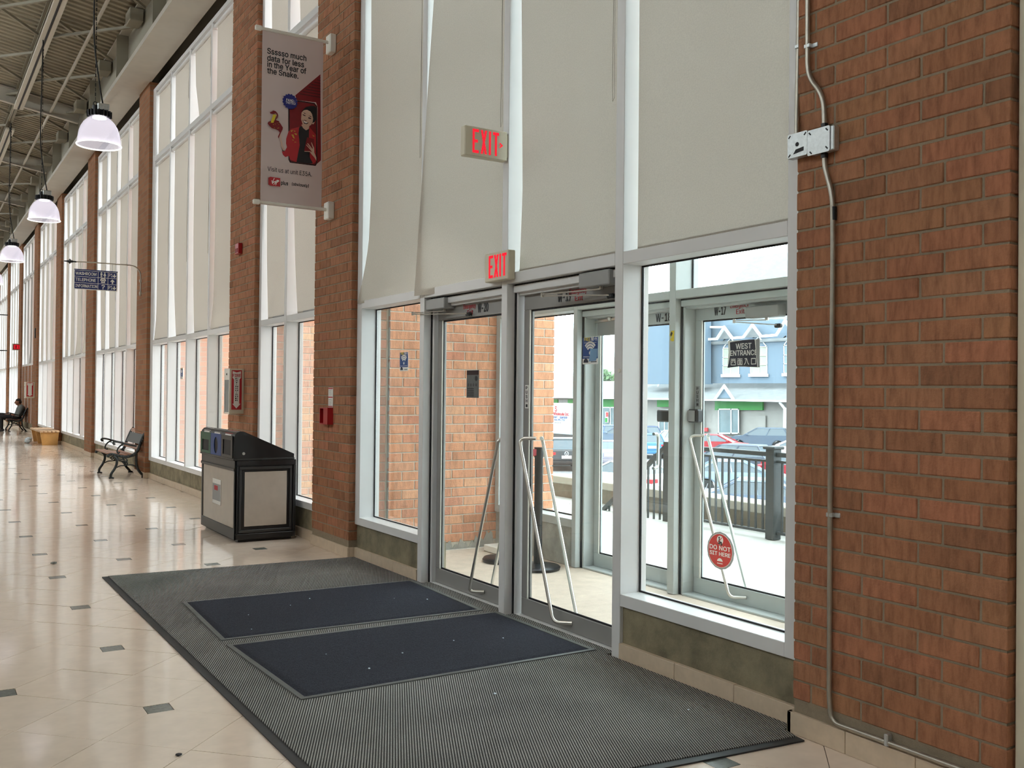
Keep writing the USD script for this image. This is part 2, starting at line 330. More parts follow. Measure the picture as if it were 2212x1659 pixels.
# ---- floor: tiles turned 45 degrees, a dark accent at every second crossing
fl = thing('floor', 'polished cream diagonal tile floor with small grey accent tiles', 'floor', kind='structure')
obj('subfloor', MB().box(-9, 3.6, -9, 62, -.12, -.006), 'grout', fl)
T = .4535; AX, AY = .674*1.58, 3.148*1.58       # one accent centre
DX, DY = .4035*1.58, .4068*1.58                  # half periods of the accent lattice along x and y
def tile_pt(i, j):                               # corners of the tile grid, i along (+x,+y), j along (-x,+y); (0,0) is an accent
    return np.array([AX + (i - j)*DX/2, AY + (i + j)*DY/2])
cut = .062
far_v = MB(); far_a = MB(); near = 0
mats_zone = sbox(1.45, 3.02, 3.5, 8.6)
for i in range(-60, 130):
    for j in range(-60, 130):
        ctr = tile_pt(i+.5, j+.5)
        if not (-8.9 < ctr[0] < 3.9 and -6 < ctr[1] < 60): continue
        q = [tile_pt(i, j), tile_pt(i+1, j), tile_pt(i+1, j+1), tile_pt(i, j+1)]
        poly = []
        for k, (a, b) in enumerate(((i, j), (i+1, j), (i+1, j+1), (i, j+1))):
            p, pr, nx = q[k], q[k-1], q[(k+1) % 4]
            if a % 2 == 0 and b % 2 == 0:
                poly += [p + (pr-p)/np.linalg.norm(pr-p)*cut*1.414, p + (nx-p)/np.linalg.norm(nx-p)*cut*1.414]
            else: poly.append(p)
        pg = Polygon(poly).buffer(-.0016, join_style=2)
        if pg.bounds[2] > 3.6: pg = pg.intersection(sbox(-10, -10, 3.6, 70))
        if pg.is_empty: continue
        vis = 1.0 < ctr[1] < 16.5 and ctr[0] > ctr[1]*.062 - .35 and not mats_zone.contains(pg) and ctr[0]*.85 + ctr[1]*.53 < 99
        hid = ctr[1] < 3.0 and ctr[0] < 2.2
        if vis and not hid and near < 296:
            pts = np.array(pg.exterior.coords)[:-1]; m = MB()
            z0 = rng.uniform(-.0006, .0004); tx, ty = rng.gauss(0, .0012), rng.gauss(0, .0012)
            m.ext(pg, .011, z0=-.0115)
            v, f = m.get(); top = v[:, 2] > -.003
            v[top, 2] += z0 + (v[top, 0]-ctr[0])*tx + (v[top, 1]-ctr[1])*ty
            obj('tile', (v, f), 'tile_near', fl); near += 1
        else:
            pts = np.array(pg.exterior.coords)[:-1]; tx, ty = rng.gauss(0, .0012), rng.gauss(0, .0012)
            z = -.0005 + (pts[:, 0]-ctr[0])*tx + (pts[:, 1]-ctr[1])*ty; n = len(pts)
            ccw = pg.exterior.is_ccw; order = list(range(n)) if ccw else list(range(n))[::-1]
            low = np.column_stack([pts, np.full(n, -.011)])
            far_v.add((np.vstack([np.column_stack([pts, z]), low]), np.array([(order[0], order[k], order[k+1]) for k in range(1, n-1)] + [t for k in range(n) for t in ((order[k], n+order[k], order[(k+1) % n]), (order[(k+1) % n], n+order[k], n+order[(k+1) % n]))])))
        if i % 2 == 0 and j % 2 == 0:
            c0 = tile_pt(i, j)
            a = sbox(c0[0]-cut+.002, c0[1]-cut*.985+.002, c0[0]+cut-.002, c0[1]+cut*.985-.002)
            if a.bounds[2] > 3.58 or mats_zone.contains(a): continue
            b = MB().box(a.bounds[0], a.bounds[2], a.bounds[1], a.bounds[3], -.0115, -.0012)
            if 2.0 < c0[1] < 22 and c0[0] > c0[1]*.062 - .2: obj('accent_tile', b, 'accent', fl)
            else: far_a.add(b)
obj('tile_field', far_v, 'tile', fl, kind='stuff')
obj('accent_field', far_a, 'accent', fl, kind='stuff')

# ---- brick pillars
def bricks(parent, face, lo, hi, z0, z1, m, odd_cut, depth=.09, corner_lo=True, axis='y', jit=.002, flip=False, name='brick', skip=None):
    """courses of single bricks on a face; axis y: face is x = const, seen from -x; axis x: face is y = const, seen from -y"""
    k = int(math.ceil((z0 - .0684)/CH - 1e-6)) if z0 > .0684 else 0; cnt = 0
    while True:
        a = .0684 + k*CH; b = a + CH
        if a > z1: break
        a2, b2 = max(a + .005, z0 + .001), min(b - .005, z1)
        if b2 - a2 > .02:
            st = lo + (odd_cut if k % 2 else 0.0); cuts = [lo] + ([st] if st > lo + .02 else [])
            while cuts[-1] + BL < hi - .03: cuts.append(cuts[-1] + BL)
            cuts.append(hi)
            for c0, c1 in zip(cuts[:-1], cuts[1:]):
                l, h = (c0 + .005 if c0 > lo else c0), (c1 - .005 if c1 < hi else c1)
                if skip and skip(l, h, a2, b2): continue
                d = depth if (h - l) > .15 else max(depth, .2)
                f = face + rng.uniform(-jit, jit); mb = MB()
                if axis == 'y': mb.box(f, f + d, l, h, a2, b2, .004)
                else: mb.box(l, h, f, f + d, a2, b2, .004)
                v, fc = mb.get(); v = v + np.array([[rng.uniform(-.0008, .0008) for _ in range(3)] for _ in range(len(v))])
                obj(name, (v, fc), m, parent); cnt += 1
        k += 1
    return cnt
plabel = ['brown brick pillar at the right edge carrying the metal conduit', 'brown brick pillar left of the doors carrying the hanging banner', 'brown brick pillar carrying the fire extinguisher cabinet near the bin',
          'brown brick pillar behind the iron bench under the blue sign', 'narrow brown brick pillar left of the iron bench', 'narrow brown brick pillar behind the wooden slatted bench',
          'far brick pillar beside the bay with the brick lower wall', 'far brick pillar behind the man sitting on the bench', 'far brick pillar with the small distant banner', 'farthest brick pillar at the left edge']
vis_top = [3.5, 5.85, 6.98]
ptile = []
for n, (a, b) in enumerate(PIL):
    p = thing('brick_pillar', plabel[n], 'pillar', ((XP+3.9)/2, (a+b)/2, 0), kind='structure')
    if n < 3:
        obj('mortar_core', MB().box(XP+.005, 3.92, a+.005, b-.005, 0, vis_top[n]), 'mortar_in', p)
        bricks(p, XP, a, b, .10, vis_top[n], 'brick_in', .111)
        if n == 0: bricks(p, 2.10, XP+.092, 3.92, .10, 3.4, 'brick_in', .16, axis='x', name='side_brick', depth=.05)
        if vis_top[n] < 6.9: obj('upper_shaft', MB().box(XP, 3.92, a, b, vis_top[n], 7.0), 'brick_far', p)
    else: obj('shaft', MB().box(XP, 3.92, a, b, 0, 7.0), 'brick_far', p)
    if n in (1, 2):   # the near return of the pillar
        bricks(p, a, XP+.21, 3.9, .10, 3.0 if n == 1 else 3.0, 'brick_in', .16, axis='x', name='side_brick', depth=.05)

# ---- base tiles along the wall and round the pillars
bs = thing('baseboard_right', 'row of cream base tiles along the foot of the window wall', 'baseboard', kind='structure')
def base_run(y0, y1, x, first=None, h=.10):
    y = y0; step = .452; cuts = [y0]
    if first: cuts.append(y0 + first)
    while cuts[-1] + step < y1 - .05: cuts.append(cuts[-1] + step)
    cuts.append(y1)
    for c0, c1 in zip(cuts[:-1], cuts[1:]):
        obj('base_tile', MB().box(x, x+.03, c0+.0015, c1-.0015, 0, h + rng.uniform(-.001, .001), .002), 'base_tile', bs)
gaps = [(3.14, 4.52, .44), (7.21, 8.54, .40)]
base_run(3.14, 4.52, 3.585, .438); base_run(7.215, 8.54, 3.585, .46)
for (a0, a1), (b0, b1) in zip(PIL[1:], PIL[2:]): base_run(a1, b0, 3.585)
for n, (a, b) in enumerate(PIL):
    if n == 0:
        for c0, c1 in ((2.088, 2.483), (2.483, 2.833), (2.833, 3.165)): obj('base_tile', MB().box(XP-.012, XP+.012, c0+.0015, c1-.0015, 0, .10, .002), 'base_tile', bs)
        obj('base_tile', MB().box(XP-.012, XP+.08, 3.141, 3.165, 0, .10, .002), 'base_tile', bs)
    else:
        w = (b-a+.024)/3
        for k in range(3): obj('base_tile', MB().box(XP-.012, XP+.012, a-.012+k*w+.0015, a-.012+(k+1)*w-.0015, 0, .10, .002), 'base_tile', bs)
        obj('base_tile', MB().box(XP+.013, 3.584, a-.012, a+.012, 0, .10, .002), 'base_tile', bs)

# ---- knee walls of bare concrete under the windows
kw = thing('wall_right', 'bare concrete knee wall under the tall windows', 'wall', kind='structure')
KNEE = [(3.14, 4.52), (7.21, 8.54)] + [(a1, b0) for (_, a1), (b0, _) in zip(PIL[1:], PIL[2:])]
for a, b in KNEE: obj('knee_wall', MB().box(3.615, 3.86, a, b, 0, .318), 'concrete', kw)

# ---- storefront windows
def mull(w, y0, y1, z0=0.0, z1=6.87, m='alum', x0=XF): obj('mullion', MB().box(x0, XB, y0, y1, z0, z1, .003), m, w)
def glaze(w, y0, y1, z0, z1, m='glass', x=XG, name='pane'):
    obj(name, MB().box(x, x+.006, y0+.004, y1-.004, z0+.004, z1-.004), m, w)
    g = MB()
    for a, b in ((y0, y0+.009), (y1-.009, y1)): g.box(x-.011, x-.001, a, b, z0, z1)
    for a, b in ((z0, z0+.009), (z1-.009, z1)): g.box(x-.011, x-.001, y0+.009, y1-.009, a, b)
    obj('gasket', g, 'gap', w)
def rail(w, y0, y1, z0, z1, name='rail', m='alum', x0=XF): obj(name, MB().box(x0, XB, y0, y1, z0, z1, .003), m, w)
WIN = []
def bay(label, y0, y1, mulls, brick_low=False):
    """mulls: the y of each vertical's near and far edge"""
    n = len(WIN) + 1; w = thing(f'window_{n}', label, 'window', (XF, (y0+y1)/2, 0), kind='structure'); WIN.append((w, mulls))
    for a, b in mulls: mull(w, a, b, .318)
    for (a0, a1), (b0, b1) in zip(mulls[:-1], mulls[1:]):
        zb = 2.35 if brick_low else .39
        if not brick_low: rail(w, a1, b0, .318, .39, 'sill'); glaze(w, a1, b0, .39, 2.35)
        else: obj('brick_infill', MB().box(3.60, 3.80, a1, b0, .318, 2.35), 'brick_far', w)
        rail(w, a1, b0, 2.35, 2.42, 'header'); glaze(w, a1, b0, 2.42, 5.56)
        rail(w, a1, b0, 5.56, 5.64, 'middle_rail'); glaze(w, a1, b0, 5.64, 6.80)
        rail(w, a1, b0, 6.80, 6.87, 'top_rail')
    return w
def ev(y0, y1, k, wid=.075):        # evenly spread verticals
    c = np.linspace(y0 + wid/2, y1 - wid/2, k); return [(x - wid/2, x + wid/2) for x in c]
w1 = thing('window_1', 'aluminium and glass entrance bay with side lights and door frames', 'window', (XF, 5.8, 0), kind='structure')
M3, M2, M1, M0, MR = (4.517, 4.595), (5.828, 5.905), (7.132, 7.208), (8.43, 8.535), (3.15, 3.25)
for a, b in (MR, M3, M2, M1, M0):
    z = .318 if (a, b) in (MR, M0) else 0
    mull(w1, a, b, z, 6.87)
for a, b in ((MR[1], M3[0]), (M1[1], M0[0])): rail(w1, a, b, .318, .39, 'sill'); glaze(w1, a, b, .39, 2.35)
for (a0, a1), (b0, b1) in zip((MR, M3, M2, M1), (M3, M2, M1, M0)):
    rail(w1, a1, b0, 2.35, 2.425, 'header'); glaze(w1, a1, b0, 2.425, 5.56)
    rail(w1, a1, b0, 5.56, 5.64, 'middle_rail'); glaze(w1, a1, b0, 5.64, 6.80); rail(w1, a1, b0, 6.80, 6.87, 'top_rail')
for a, b in ((M3[1], M2[0]), (M2[1], M1[0])):      # door frames: head and two jambs behind a dark groove
    obj('groove', MB().box(3.655, 3.665, a, a+.012, 0, 2.34).box(3.655, 3.665, b-.012, b, 0, 2.34).box(3.655, 3.665, a, b, 2.338, 2.35), 'gap', w1)
    obj('door_head', MB().box(3.635, 3.70, a+.012, b-.012, 2.288, 2.337, .003).box(3.665, 3.76, a+.04, b-.04, 2.268, 2.30, .003), 'alum', w1)
    obj('jamb', MB().box(3.665, 3.79, a, a+.03, 0, 2.29, .006), 'alum', w1); obj('jamb', MB().box(3.665, 3.79, b-.03, b, 0, 2.29, .006), 'alum', w1)
    obj('threshold', MB().box(3.66, 3.80, a+.03, b-.03, -.004, .010, .003), 'alum', w1)
bolt = MB().tube([(3.586, 4.552, 1.66), (3.578, 4.552, 1.66)], [.013, .010], 12); 
obj('cover_cap', MB().tube([(3.592, 4.480+.06, 1.716), (3.584, 4.480+.06, 1.716)], [.014, .011], 14), 'white_plastic', w1)
WIN.append((w1, [MR, M3, M2, M1, M0]))
bay('tall aluminium window bay between the banner pillar and the extinguisher pillar', 9.52, 11.58, [(9.52, 9.60), (10.565, 10.645), (11.50, 11.58)])
bay('tall aluminium window bay between the extinguisher pillar and the iron bench', 12.65, 17.83, [(12.65, 12.73), (13.905, 13.975), (15.165, 15.24), (16.43, 16.505), (17.62, 17.83)])
bay('tall aluminium window bay left of the iron bench', 18.75, 23.75, [(18.75, 18.83), (20.02, 20.10), (21.24, 21.32), (22.47, 22.55), (23.60, 23.75)])
bay('tall aluminium window bay right of the wooden bench', 24.80, 29.45, [(24.80, 24.88), (25.90, 25.98), (27.12, 27.20), (28.28, 28.36), (29.30, 29.45)])
bay('tall aluminium window bay behind the wooden bench', 30.45, 35.20, ev(30.45, 35.20, 5))
bay('tall window bay with grey blinds and solid brick below', 36.30, 40.75, ev(36.30, 40.75, 5), brick_low=True)
bay('tall window bay beyond the sitting man', 41.65, 46.20, ev(41.65, 46.20, 5))
bay('farthest tall window bay at the left edge', 46.95, 51.7, ev(46.95, 51.7, 5))

# ---- roof: ribbed deck, edge girder with flange, purlin, bracing, pipe
SL = .17
def deck_z(x): return 8.0 + SL*(3.35 - x)
ce = thing('ceiling', 'painted ribbed metal roof deck with purlins and diagonal bracing', 'ceiling', kind='structure')
prof = []
y = -9.0; P_ = .20
while y < 62: prof += [(y, 0), (y+.095, 0), (y+.115, .05), (y+.18, .05), (y+.20, 0)]; y += P_
prof = np.array(prof); V = []; 
for x in (3.9, -9.2): V += [(x, py, deck_z(x) + pz) for py, pz in prof]
n = len(prof)
dk = MB(); dk.add((np.array(V), np.array([(k, k+1, n+k+1, n+k) for k in range(n-1)])))
dk.box(-9.2, 3.9, -9, 62, 8.0, 8.02, M=np.array([[1, 0, 0, 0], [0, 1, 0, 0], [-SL, 0, 1, SL*3.35+.12], [0, 0, 0, 1.0]]))
obj('roof_deck', dk, 'deck_paint', ce)
be = thing('roof_girder', 'long painted steel girder running above the windows', 'girder', (3.3, 25, 7), kind='structure')
obj('bottom_flange', MB().box(3.05, 3.55, -8, 60, 7.0, 7.035).box(3.03, 3.055, -8, 60, 6.995, 7.075), 'beam_paint', be)
obj('web', MB().box(3.27, 3.295, -8, 60, 7.035, 7.94), 'ceiling_paint', be)
obj('top_flange', MB().box(3.12, 3.45, -8, 60, 7.94, 7.975), 'beam_paint', be)
for k in range(-2, 14):
    obj('stiffener', MB().box(3.07, 3.27, 15.4 + k*3.05 - .008, 15.4 + k*3.05 + .008, 7.035, 7.94), 'ceiling_paint', be)
    y = 15.4 + k*3.05
    obj('bearing_block', MB().box(3.02, 3.24, y+1.55, y+1.95, 7.72, 7.93, .01), 'ceiling_paint', be)
obj('back_panel', MB().box(3.86, 3.92, -8, 60, 6.87, 8.05), 'ceiling_paint', be)
for px_ in (1.97, -1.2, -4.6):
    z = deck_z(px_)
    obj('purlin', MB().box(px_-.06, px_+.06, -8, 60, z-.24, z-.22).box(px_-.006, px_+.006, -8, 60, z-.24, z).box(px_-.06, px_+.06, -8, 60, z-.03, z-.01), 'ceiling_paint', ce)
for k in range(-5, 13):
    y = 24.1 + 3.05*k; deep = .34 if k % 2 == 0 else .2
    r = MB(); A, B = (3.26, y, deck_z(3.26)-.02), (-8.9, y, deck_z(-8.9)-.02)
    up2 = np.array([SL, 0, 1])/math.hypot(SL, 1)
    r.bar(np.array(A)-up2*deep/2, np.array(B)-up2*deep/2, .012, deep, (0, 0, 1)); r.bar(np.array(A)-up2*deep, np.array(B)-up2*deep, .13, .016); r.bar(np.array(A)-up2*.02, np.array(B)-up2*.02, .13, .016)
    if k >= 0 and k % 2 == 0: obj('rafter', r, 'beam_paint', ce)
    for x0, x1 in ((3.2, 1.97), (1.97, .75)):
        for sgn in (0, 1):
            d = x0 - x1; ya, yb = (y - .4, y - .4 + d) if sgn else (y - .4 + d, y - .4)
            if sgn: yb = ya + 1.25 + .9
            else: ya, yb = y - .4 + 2.15, y - .4 + .9
            obj('brace', MB().bar((x0, ya, deck_z(x0)-.16 - .03*sgn), (x1, yb, deck_z(x1)-.16 - .03*sgn), .05, .045), 'ceiling_paint', ce)
obj('sprinkler_pipe', MB().tube([(2.62, -8, 7.82), (2.62, 60, 7.82)], .03, 10), 'beam_paint', ce)

# ---- unseen sides of the hall, so that light stays in
wl = thing('wall_left', 'painted wall out of view, its high glazed band placed to light the ceiling', 'wall', kind='structure')
obj('wall_panel', MB().box(-9.2, -9.0, -9, 62, -.1, 7.4), 'wall_paint', wl); obj('wall_panel', MB().box(-9.2, -9.0, -9, 62, 9.4, 10.4), 'wall_paint', wl)
for k in range(25): obj('post', MB().box(-9.2, -9.0, -9 + k*2.95, -8.85 + k*2.95, 7.4, 9.4), 'wall_paint', wl)
obj('pane', MB().box(-9.11, -9.10, -9, 62, 7.4, 9.4), 'glass', wl)  # unseen high glazing, placed so sky light reaches the ceiling and pillars
wb = thing('wall_back', 'plain painted wall behind the viewer', 'wall', kind='structure'); obj('wall_panel', MB().box(-9.2, 3.92, -9.2, -9.0, -.1, 10.4), 'wall_paint', wb)
wf = thing('wall_front', 'plain painted wall closing the far end of the concourse', 'wall', kind='structure'); obj('wall_panel', MB().box(-9.2, 3.92, 62, 62.2, -.1, 10.4), 'wall_paint', wf)
wn = thing('trim_1', 'cream painted frame panel right of the brick pillar', 'panel', (3.6, 1, 0), kind='structure')
obj('panel', MB().box(3.585, 3.9, -9, 2.085, .125, 8.0), 'wall_paint', wn)
obj('edge_strip', MB().box(3.566, 3.590, 1.985, 2.092, .13, 7.0, .004), 'cream_plastic', wn)
obj('rough_base', MB().box(3.61, 3.9, -9, 2.085, 0, .125), 'concrete', wn)

# ---- vestibule: floor, brick side walls, outer glazing
XO, XOD = 5.12, 5.30
vb = thing('wall_vestibule', 'salmon brick side wall of the entrance vestibule', 'wall', kind='structure')
obj('mortar_core', MB().box(3.93, 5.84, 8.527, 8.86, 0, 2.62), 'mortar_out', vb)
nb = bricks(vb, 8.52, 3.93, 5.85, .02, 2.6, 'brick_out', .14, axis='x')
obj('upper_wall', MB().box(3.93, 5.85, 8.52, 8.87, 2.62, 7.0), 'brick_ext', vb)
obj('salt_crust', MB().ext(Polygon([(3.93, .0)] + [(3.93 + t*.022, .055 + .03*math.sin(t*.9) + .025*math.sin(t*2.3) + rng.uniform(-.01, .012) + (.12*max(0, (t-42)/14))) for t in range(54)] + [(5.11, 0)]), .005, frame((0, 8.5165, 0), (1, 0, 0), (0, 0, 1))), 'concrete_out', vb)
vr = thing('wall_vestibule_return', 'plain brick wall closing the vestibule on its hidden side', 'wall', kind='structure'); obj('wall_panel', MB().box(3.93, 5.85, 1.3, 1.5, 0, 7.0), 'brick_ext', vr)
vf = thing('floor_vestibule', 'worn concrete floor of the entrance vestibule', 'floor', kind='structure'); obj('slab', MB().box(3.6, 5.36, 1.5, 8.52, -.12, -.004), 'slab_in', vf)
wo = thing('window_10', 'outer aluminium and glass screen of the vestibule', 'window', (XO, 5.8, 0), kind='structure')
OA, OB, OC, OD = (5.775, 5.85), (7.095, 7.155), (8.44, 8.515), (4.43, 4.505)
OX0, OX1 = XO, 5.36
for a, b in (OA, OB, OC, OD, (3.1, 3.175), (1.7, 1.775)):
    z0 = 0 if (a, b) not in (OC,) else .355
    obj('mullion', MB().box(OX0, OX1, a, b, z0, 6.9, .003), 'alum_out', wo)
def oglaze(y0, y1, z0, z1, x=5.30, g=True):
    obj('pane', MB().box(x, x+.006, y0+.004, y1-.004, z0+.004, z1-.004), 'glass_out', wo)
    if g:
        q = MB()
        for a, b in ((y0, y0+.012), (y1-.012, y1)): q.box(x-.011, x-.001, a, b, z0, z1)
        for a, b in ((z0, z0+.012), (z1-.012, z1)): q.box(x-.011, x-.001, y0+.012, y1-.012, a, b)
        obj('gasket', q, 'gap', wo)
obj('sill', MB().box(OX0, OX1, OB[1], OC[0], .355, .43, .003), 'alum_out', wo); oglaze(OB[1], OC[0], .43, 2.333)
kn = [(OB[1], 8.52)]
obj('outer_knee_wall', MB().box(5.14, 5.36, OB[1], 8.52, -.0, .353), 'concrete_out', wo)
OV = [(1.7, 1.775), (3.1, 3.175), OD, OA, OB, OC]
for (a0, a1), (b0, b1) in zip(OV[:-1], OV[1:]):
    obj('header', MB().box(OX0, OX1, a1, b0, 2.333, 2.40, .003), 'alum_out', wo); oglaze(a1, b0, 2.40, 4.6, g=b0 > 4)
    obj('upper_rail', MB().box(OX0, OX1, a1, b0, 4.6, 4.67, .003), 'alum_out', wo); oglaze(a1, b0, 4.67, 6.83, g=False)
    obj('top_rail', MB().box(OX0, OX1, a1, b0, 6.83, 6.9, .003), 'alum_out', wo)
for a, b in ((1.775, 3.1), (3.175, OD[0])): oglaze(a, b, .05, 2.333, g=False)
for a, b in ((OD[1], OA[0]), (OA[1], OB[0])):
    obj('groove', MB().box(5.175, 5.19, a, a+.012, 0, 2.32).box(5.175, 5.19, b-.012, b, 0, 2.32).box(5.175, 5.19, a, b, 2.322, 2.333), 'gap', wo)
    obj('door_head', MB().box(5.165, 5.30, a+.012, b-.012, 2.272, 2.320, .003).box(5.2, 5.36, a+.03, b-.03, 2.255, 2.275, .003), 'alum_out', wo)
    obj('jamb', MB().box(5.19, 5.36, a, a+.03, 0, 2.27, .006), 'alum_out', wo); obj('jamb', MB().box(5.19, 5.36, b-.03, b, 0, 2.27, .006), 'alum_out', wo)
    obj('threshold', MB().box(5.18, 5.40, a+.03, b-.03, -.004, .012, .003), 'alum_out', wo)

# ---- doors
def door(n, label, X, y0, y1, num, emer, handle_at, closer, m, out_handle=True, handle_sign=False, zt=2.283, em_w=.19):
    """leaf from y0 (near) to y1 (far) with its inner face at X"""
    d = thing(f'door_{n}', label, 'door', (X, (y0+y1)/2, 0), kind='structure'); T_ = .045
    obj('top_rail', MB().box(X, X+T_, y0, y1, 2.163, zt, .003), m, d); obj('bottom_rail', MB().box(X, X+T_, y0, y1, .012, .130, .003), m, d)
    obj('stile', MB().box(X, X+T_, y0, y0+.068, .130, 2.163, .003), m, d); obj('stile', MB().box(X, X+T_, y1-.068, y1, .130, 2.163, .003), m, d)
    obj('pane', MB().box(X+.02, X+.026, y0+.068, y1-.068, .130, 2.163), 'glass' if n < 3 else 'glass_out', d)
    g = MB(); a0, a1 = y0+.068, y1-.068
    for a, b in ((a0, a0+.012), (a1-.012, a1)): g.box(X+.012, X+.0195, a, b, .130, 2.163)
    for a, b in ((.130, .142), (2.151, 2.163)): g.box(X+.012, X+.0195, a0+.012, a1-.012, a, b)
    obj('gasket', g, 'gap', d)
    b_ = MB()
    for a, b in ((a0, a0+.009), (a1-.009, a1)): b_.box(X+.001, X+.011, a, b, .130, 2.163)
    obj('glazing_bead', b_, 'white_plastic', d)
    F = faceX(X-.001, 0, 0)
    if num:
        ny = num[1]; obj('door_number', text(num[0], .064, faceX(X-.0015, ny, num[2]), width=num[3], bold=True), 'black_print', d)
    if emer:
        ey = emer[0]; t = MB(); t.add(text('Emergency', .036, faceX(X-.0015, ey, emer[1]+.048), width=em_w)); t.add(text('Exit', .036, faceX(X-.0015, ey-.062, emer[1]), width=.085)); obj('emergency_exit_lettering', t, 'red_print', d)
    if handle_at:
        ya, za, yb, zb, ga, gb = handle_at      # bar from (ya,za) to (yb,zb), foot offsets along y
        for s, xo in ((1, X-.075), (-1, X+T_+.075)) if out_handle else ((1, X-.075),):
            xi = X if s == 1 else X+T_
            pts = fillet([(xi, ya+ga, za), (xo, ya, za-.005), (xo, yb, zb), (xi, yb+gb, zb+.012)], .05, 6)
            obj('pull_bar', MB().tube(pts, .0125, 12), 'handle', d, smooth=50)
    if closer:
        c0, c1, c2, c3, piv, elbow, foot, xo = closer    # box y0,y1,z0,z1; arm pivots
        q = MB().box(xo, X-.002, c0, c1, c2, c3, .006); obj('closer_box', q, 'grey_plastic', d)
        xe = xo - .01
        am = MB().cyl((xo+.045, piv, c2), (xo+.045, piv, c2-.02), .014).bar((xo+.045, piv, c2-.018), (xe-.02, elbow, c2-.012), .016, .008).bar((xe-.02, elbow, c2-.022), (X-.03, foot, c2-.058), .014, .008).cyl((xe-.02, elbow, c2), (xe-.02, elbow, c2-.03), .011)
        obj('closer_arm', am, 'steel', d); obj('arm_bracket', MB().box(X-.035, X-.001, foot-.03, foot+.03, c2-.078, c2-.048, .008), 'black_metal', d)
    return d
d1 = door(1, 'left inner glass door with number W-20 and slanted pull bar', 3.70, 5.945, 7.09, ('W-20', 6.432, 2.192, .158), (6.655, 2.184), (5.985, 1.245, 6.395, .062, -.0, -.11), (6.803, 7.125, 2.247, 2.335, 6.87, 7.30, 6.545, 3.60), 'alum_dark')
d2 = door(2, 'right inner glass door with number W-19 and slanted pull bar', 3.70, 4.64, 5.772, ('W-19', 5.352, 2.192, .155), (5.215, 2.184), (5.705, 1.262, 5.262, .062, -.1, -.115), (4.668, 4.982, 2.247, 2.340, 4.80, 5.345, 4.748, 3.60), 'alum_dark')
d3 = door(3, 'outer glass door with number W-18 seen beyond the side light', 5.30, 5.885, 7.06, ('W-18', 6.22, 2.183, .19), None, None, None, 'alum_out')
d4 = door(4, 'outer glass door with number W-17 and a west entrance sticker', 5.30, 4.54, 5.742, ('W-17', 5.527, 2.195, .125), (5.355, 2.19), (5.72, 1.258, 5.265, .06, -.09, -.10), (4.80, 5.122, 2.142, 2.228, 4.95, 5.2, 4.86, 5.215), 'alum_out')
obj('outer_pull_handle', MB().tube(fillet([(5.345, 6.29, 1.24), (5.43, 6.33, 1.24), (5.43, 6.33, .95), (5.345, 6.29, .95)], .05, 6), .013, 12), 'handle', d3, smooth=50)
obj('closer_plate', MB().box(5.275, 5.299, 6.55, 7.0, 2.10, 2.26, .004), 'grey_plastic', d3)
obj('closer_track', MB().bar((5.27, 7.02, 2.225), (5.27, 6.5, 2.245), .02, .02).cyl((5.26, 6.80, 2.255), (5.26, 6.80, 2.225), .022), 'steel', d3)

# ================================================================== ROLLER BLINDS
BAYN = ['over the entrance doors', 'behind the hanging banner', 'right of the iron bench', 'left of the iron bench',
        'right of the wooden bench', 'behind the wooden bench', 'above the brick infill', 'beyond the sitting man', 'at the far end']
ORD = ['nearest', 'second nearest', 'third nearest', 'fourth nearest']
def blind(bi, k, a1, b0, z0, z1, edge, m='blind', sag=0.0, cord=True, low=True):
    """edge: (z, y, x) of the far side edge from top to bottom"""
    t = thing('roller_blind', f'{"lower" if low else "upper"} cream blind {BAYN[bi]}, {ORD[k]} of its row', 'blind', (3.64, (a1+b0)/2, z0))
    if bi == 6: tag(t, label=f'{"lower" if low else "upper"} unlit grey blind {BAYN[bi]}, {ORD[k]} of its row')
    e = np.array(sorted(edge)); nz, ny = 26, 14; V = []
    for i in range(nz+1):
        z = z0 + (z1-z0)*i/nz; ye, xe = np.interp(z, e[:, 0], e[:, 1]), np.interp(z, e[:, 0], e[:, 2])
        for j in range(ny+1):
            u = j/ny; s = u**2.2; yy = a1+.012 + (ye-a1-.012)*u
            V.append((3.652 + (xe-3.652)*s + .004*math.sin(u*9+z*1.3)*(1-u)*u*4, yy, z + sag*u*(1 if i == 0 else 0)))
    F = [(i*(ny+1)+j, i*(ny+1)+j+1, (i+1)*(ny+1)+j+1, (i+1)*(ny+1)+j) for i in range(nz) for j in range(ny)]
    obj('fabric', (np.array(V), np.array(F)), m, t, smooth=True)
    ye, xe = np.interp(z0, e[:, 0], e[:, 1]), np.interp(z0, e[:, 0], e[:, 2])
    obj('bottom_bar', MB().bar((3.652, a1+.014, z0+.006), ((3.652+xe)/2+.0, ye-.004, z0+.006+sag), .008, .022), 'alum_dark' if bi else 'blind', t)
    if z1 > 5 : obj('roller', MB().cyl((3.634, a1+.006, z1+.012), (3.634, b0-.006, z1+.012), .03), 'alum', t, smooth=40); obj('bracket', MB().box(3.592, 3.668, b0-.014, b0-.004, z1-.03, z1+.05, .004), 'alum', t)
    if cord:
        zc = z0 + (z1-z0)*rng.uniform(.28, .42); yc = a1 + .03
        obj('cord', MB().tube([(3.600, yc, z1), (3.596, yc+.01, (z1+zc)/2), (3.594, yc+.016, zc+.12), (3.594, yc+.012, zc), (3.594, yc-.004, zc+.02), (3.597, yc+.008, (z1+zc)/2+.1), (3.602, yc-.004, z1)], .0014, 5), 'cord', t)
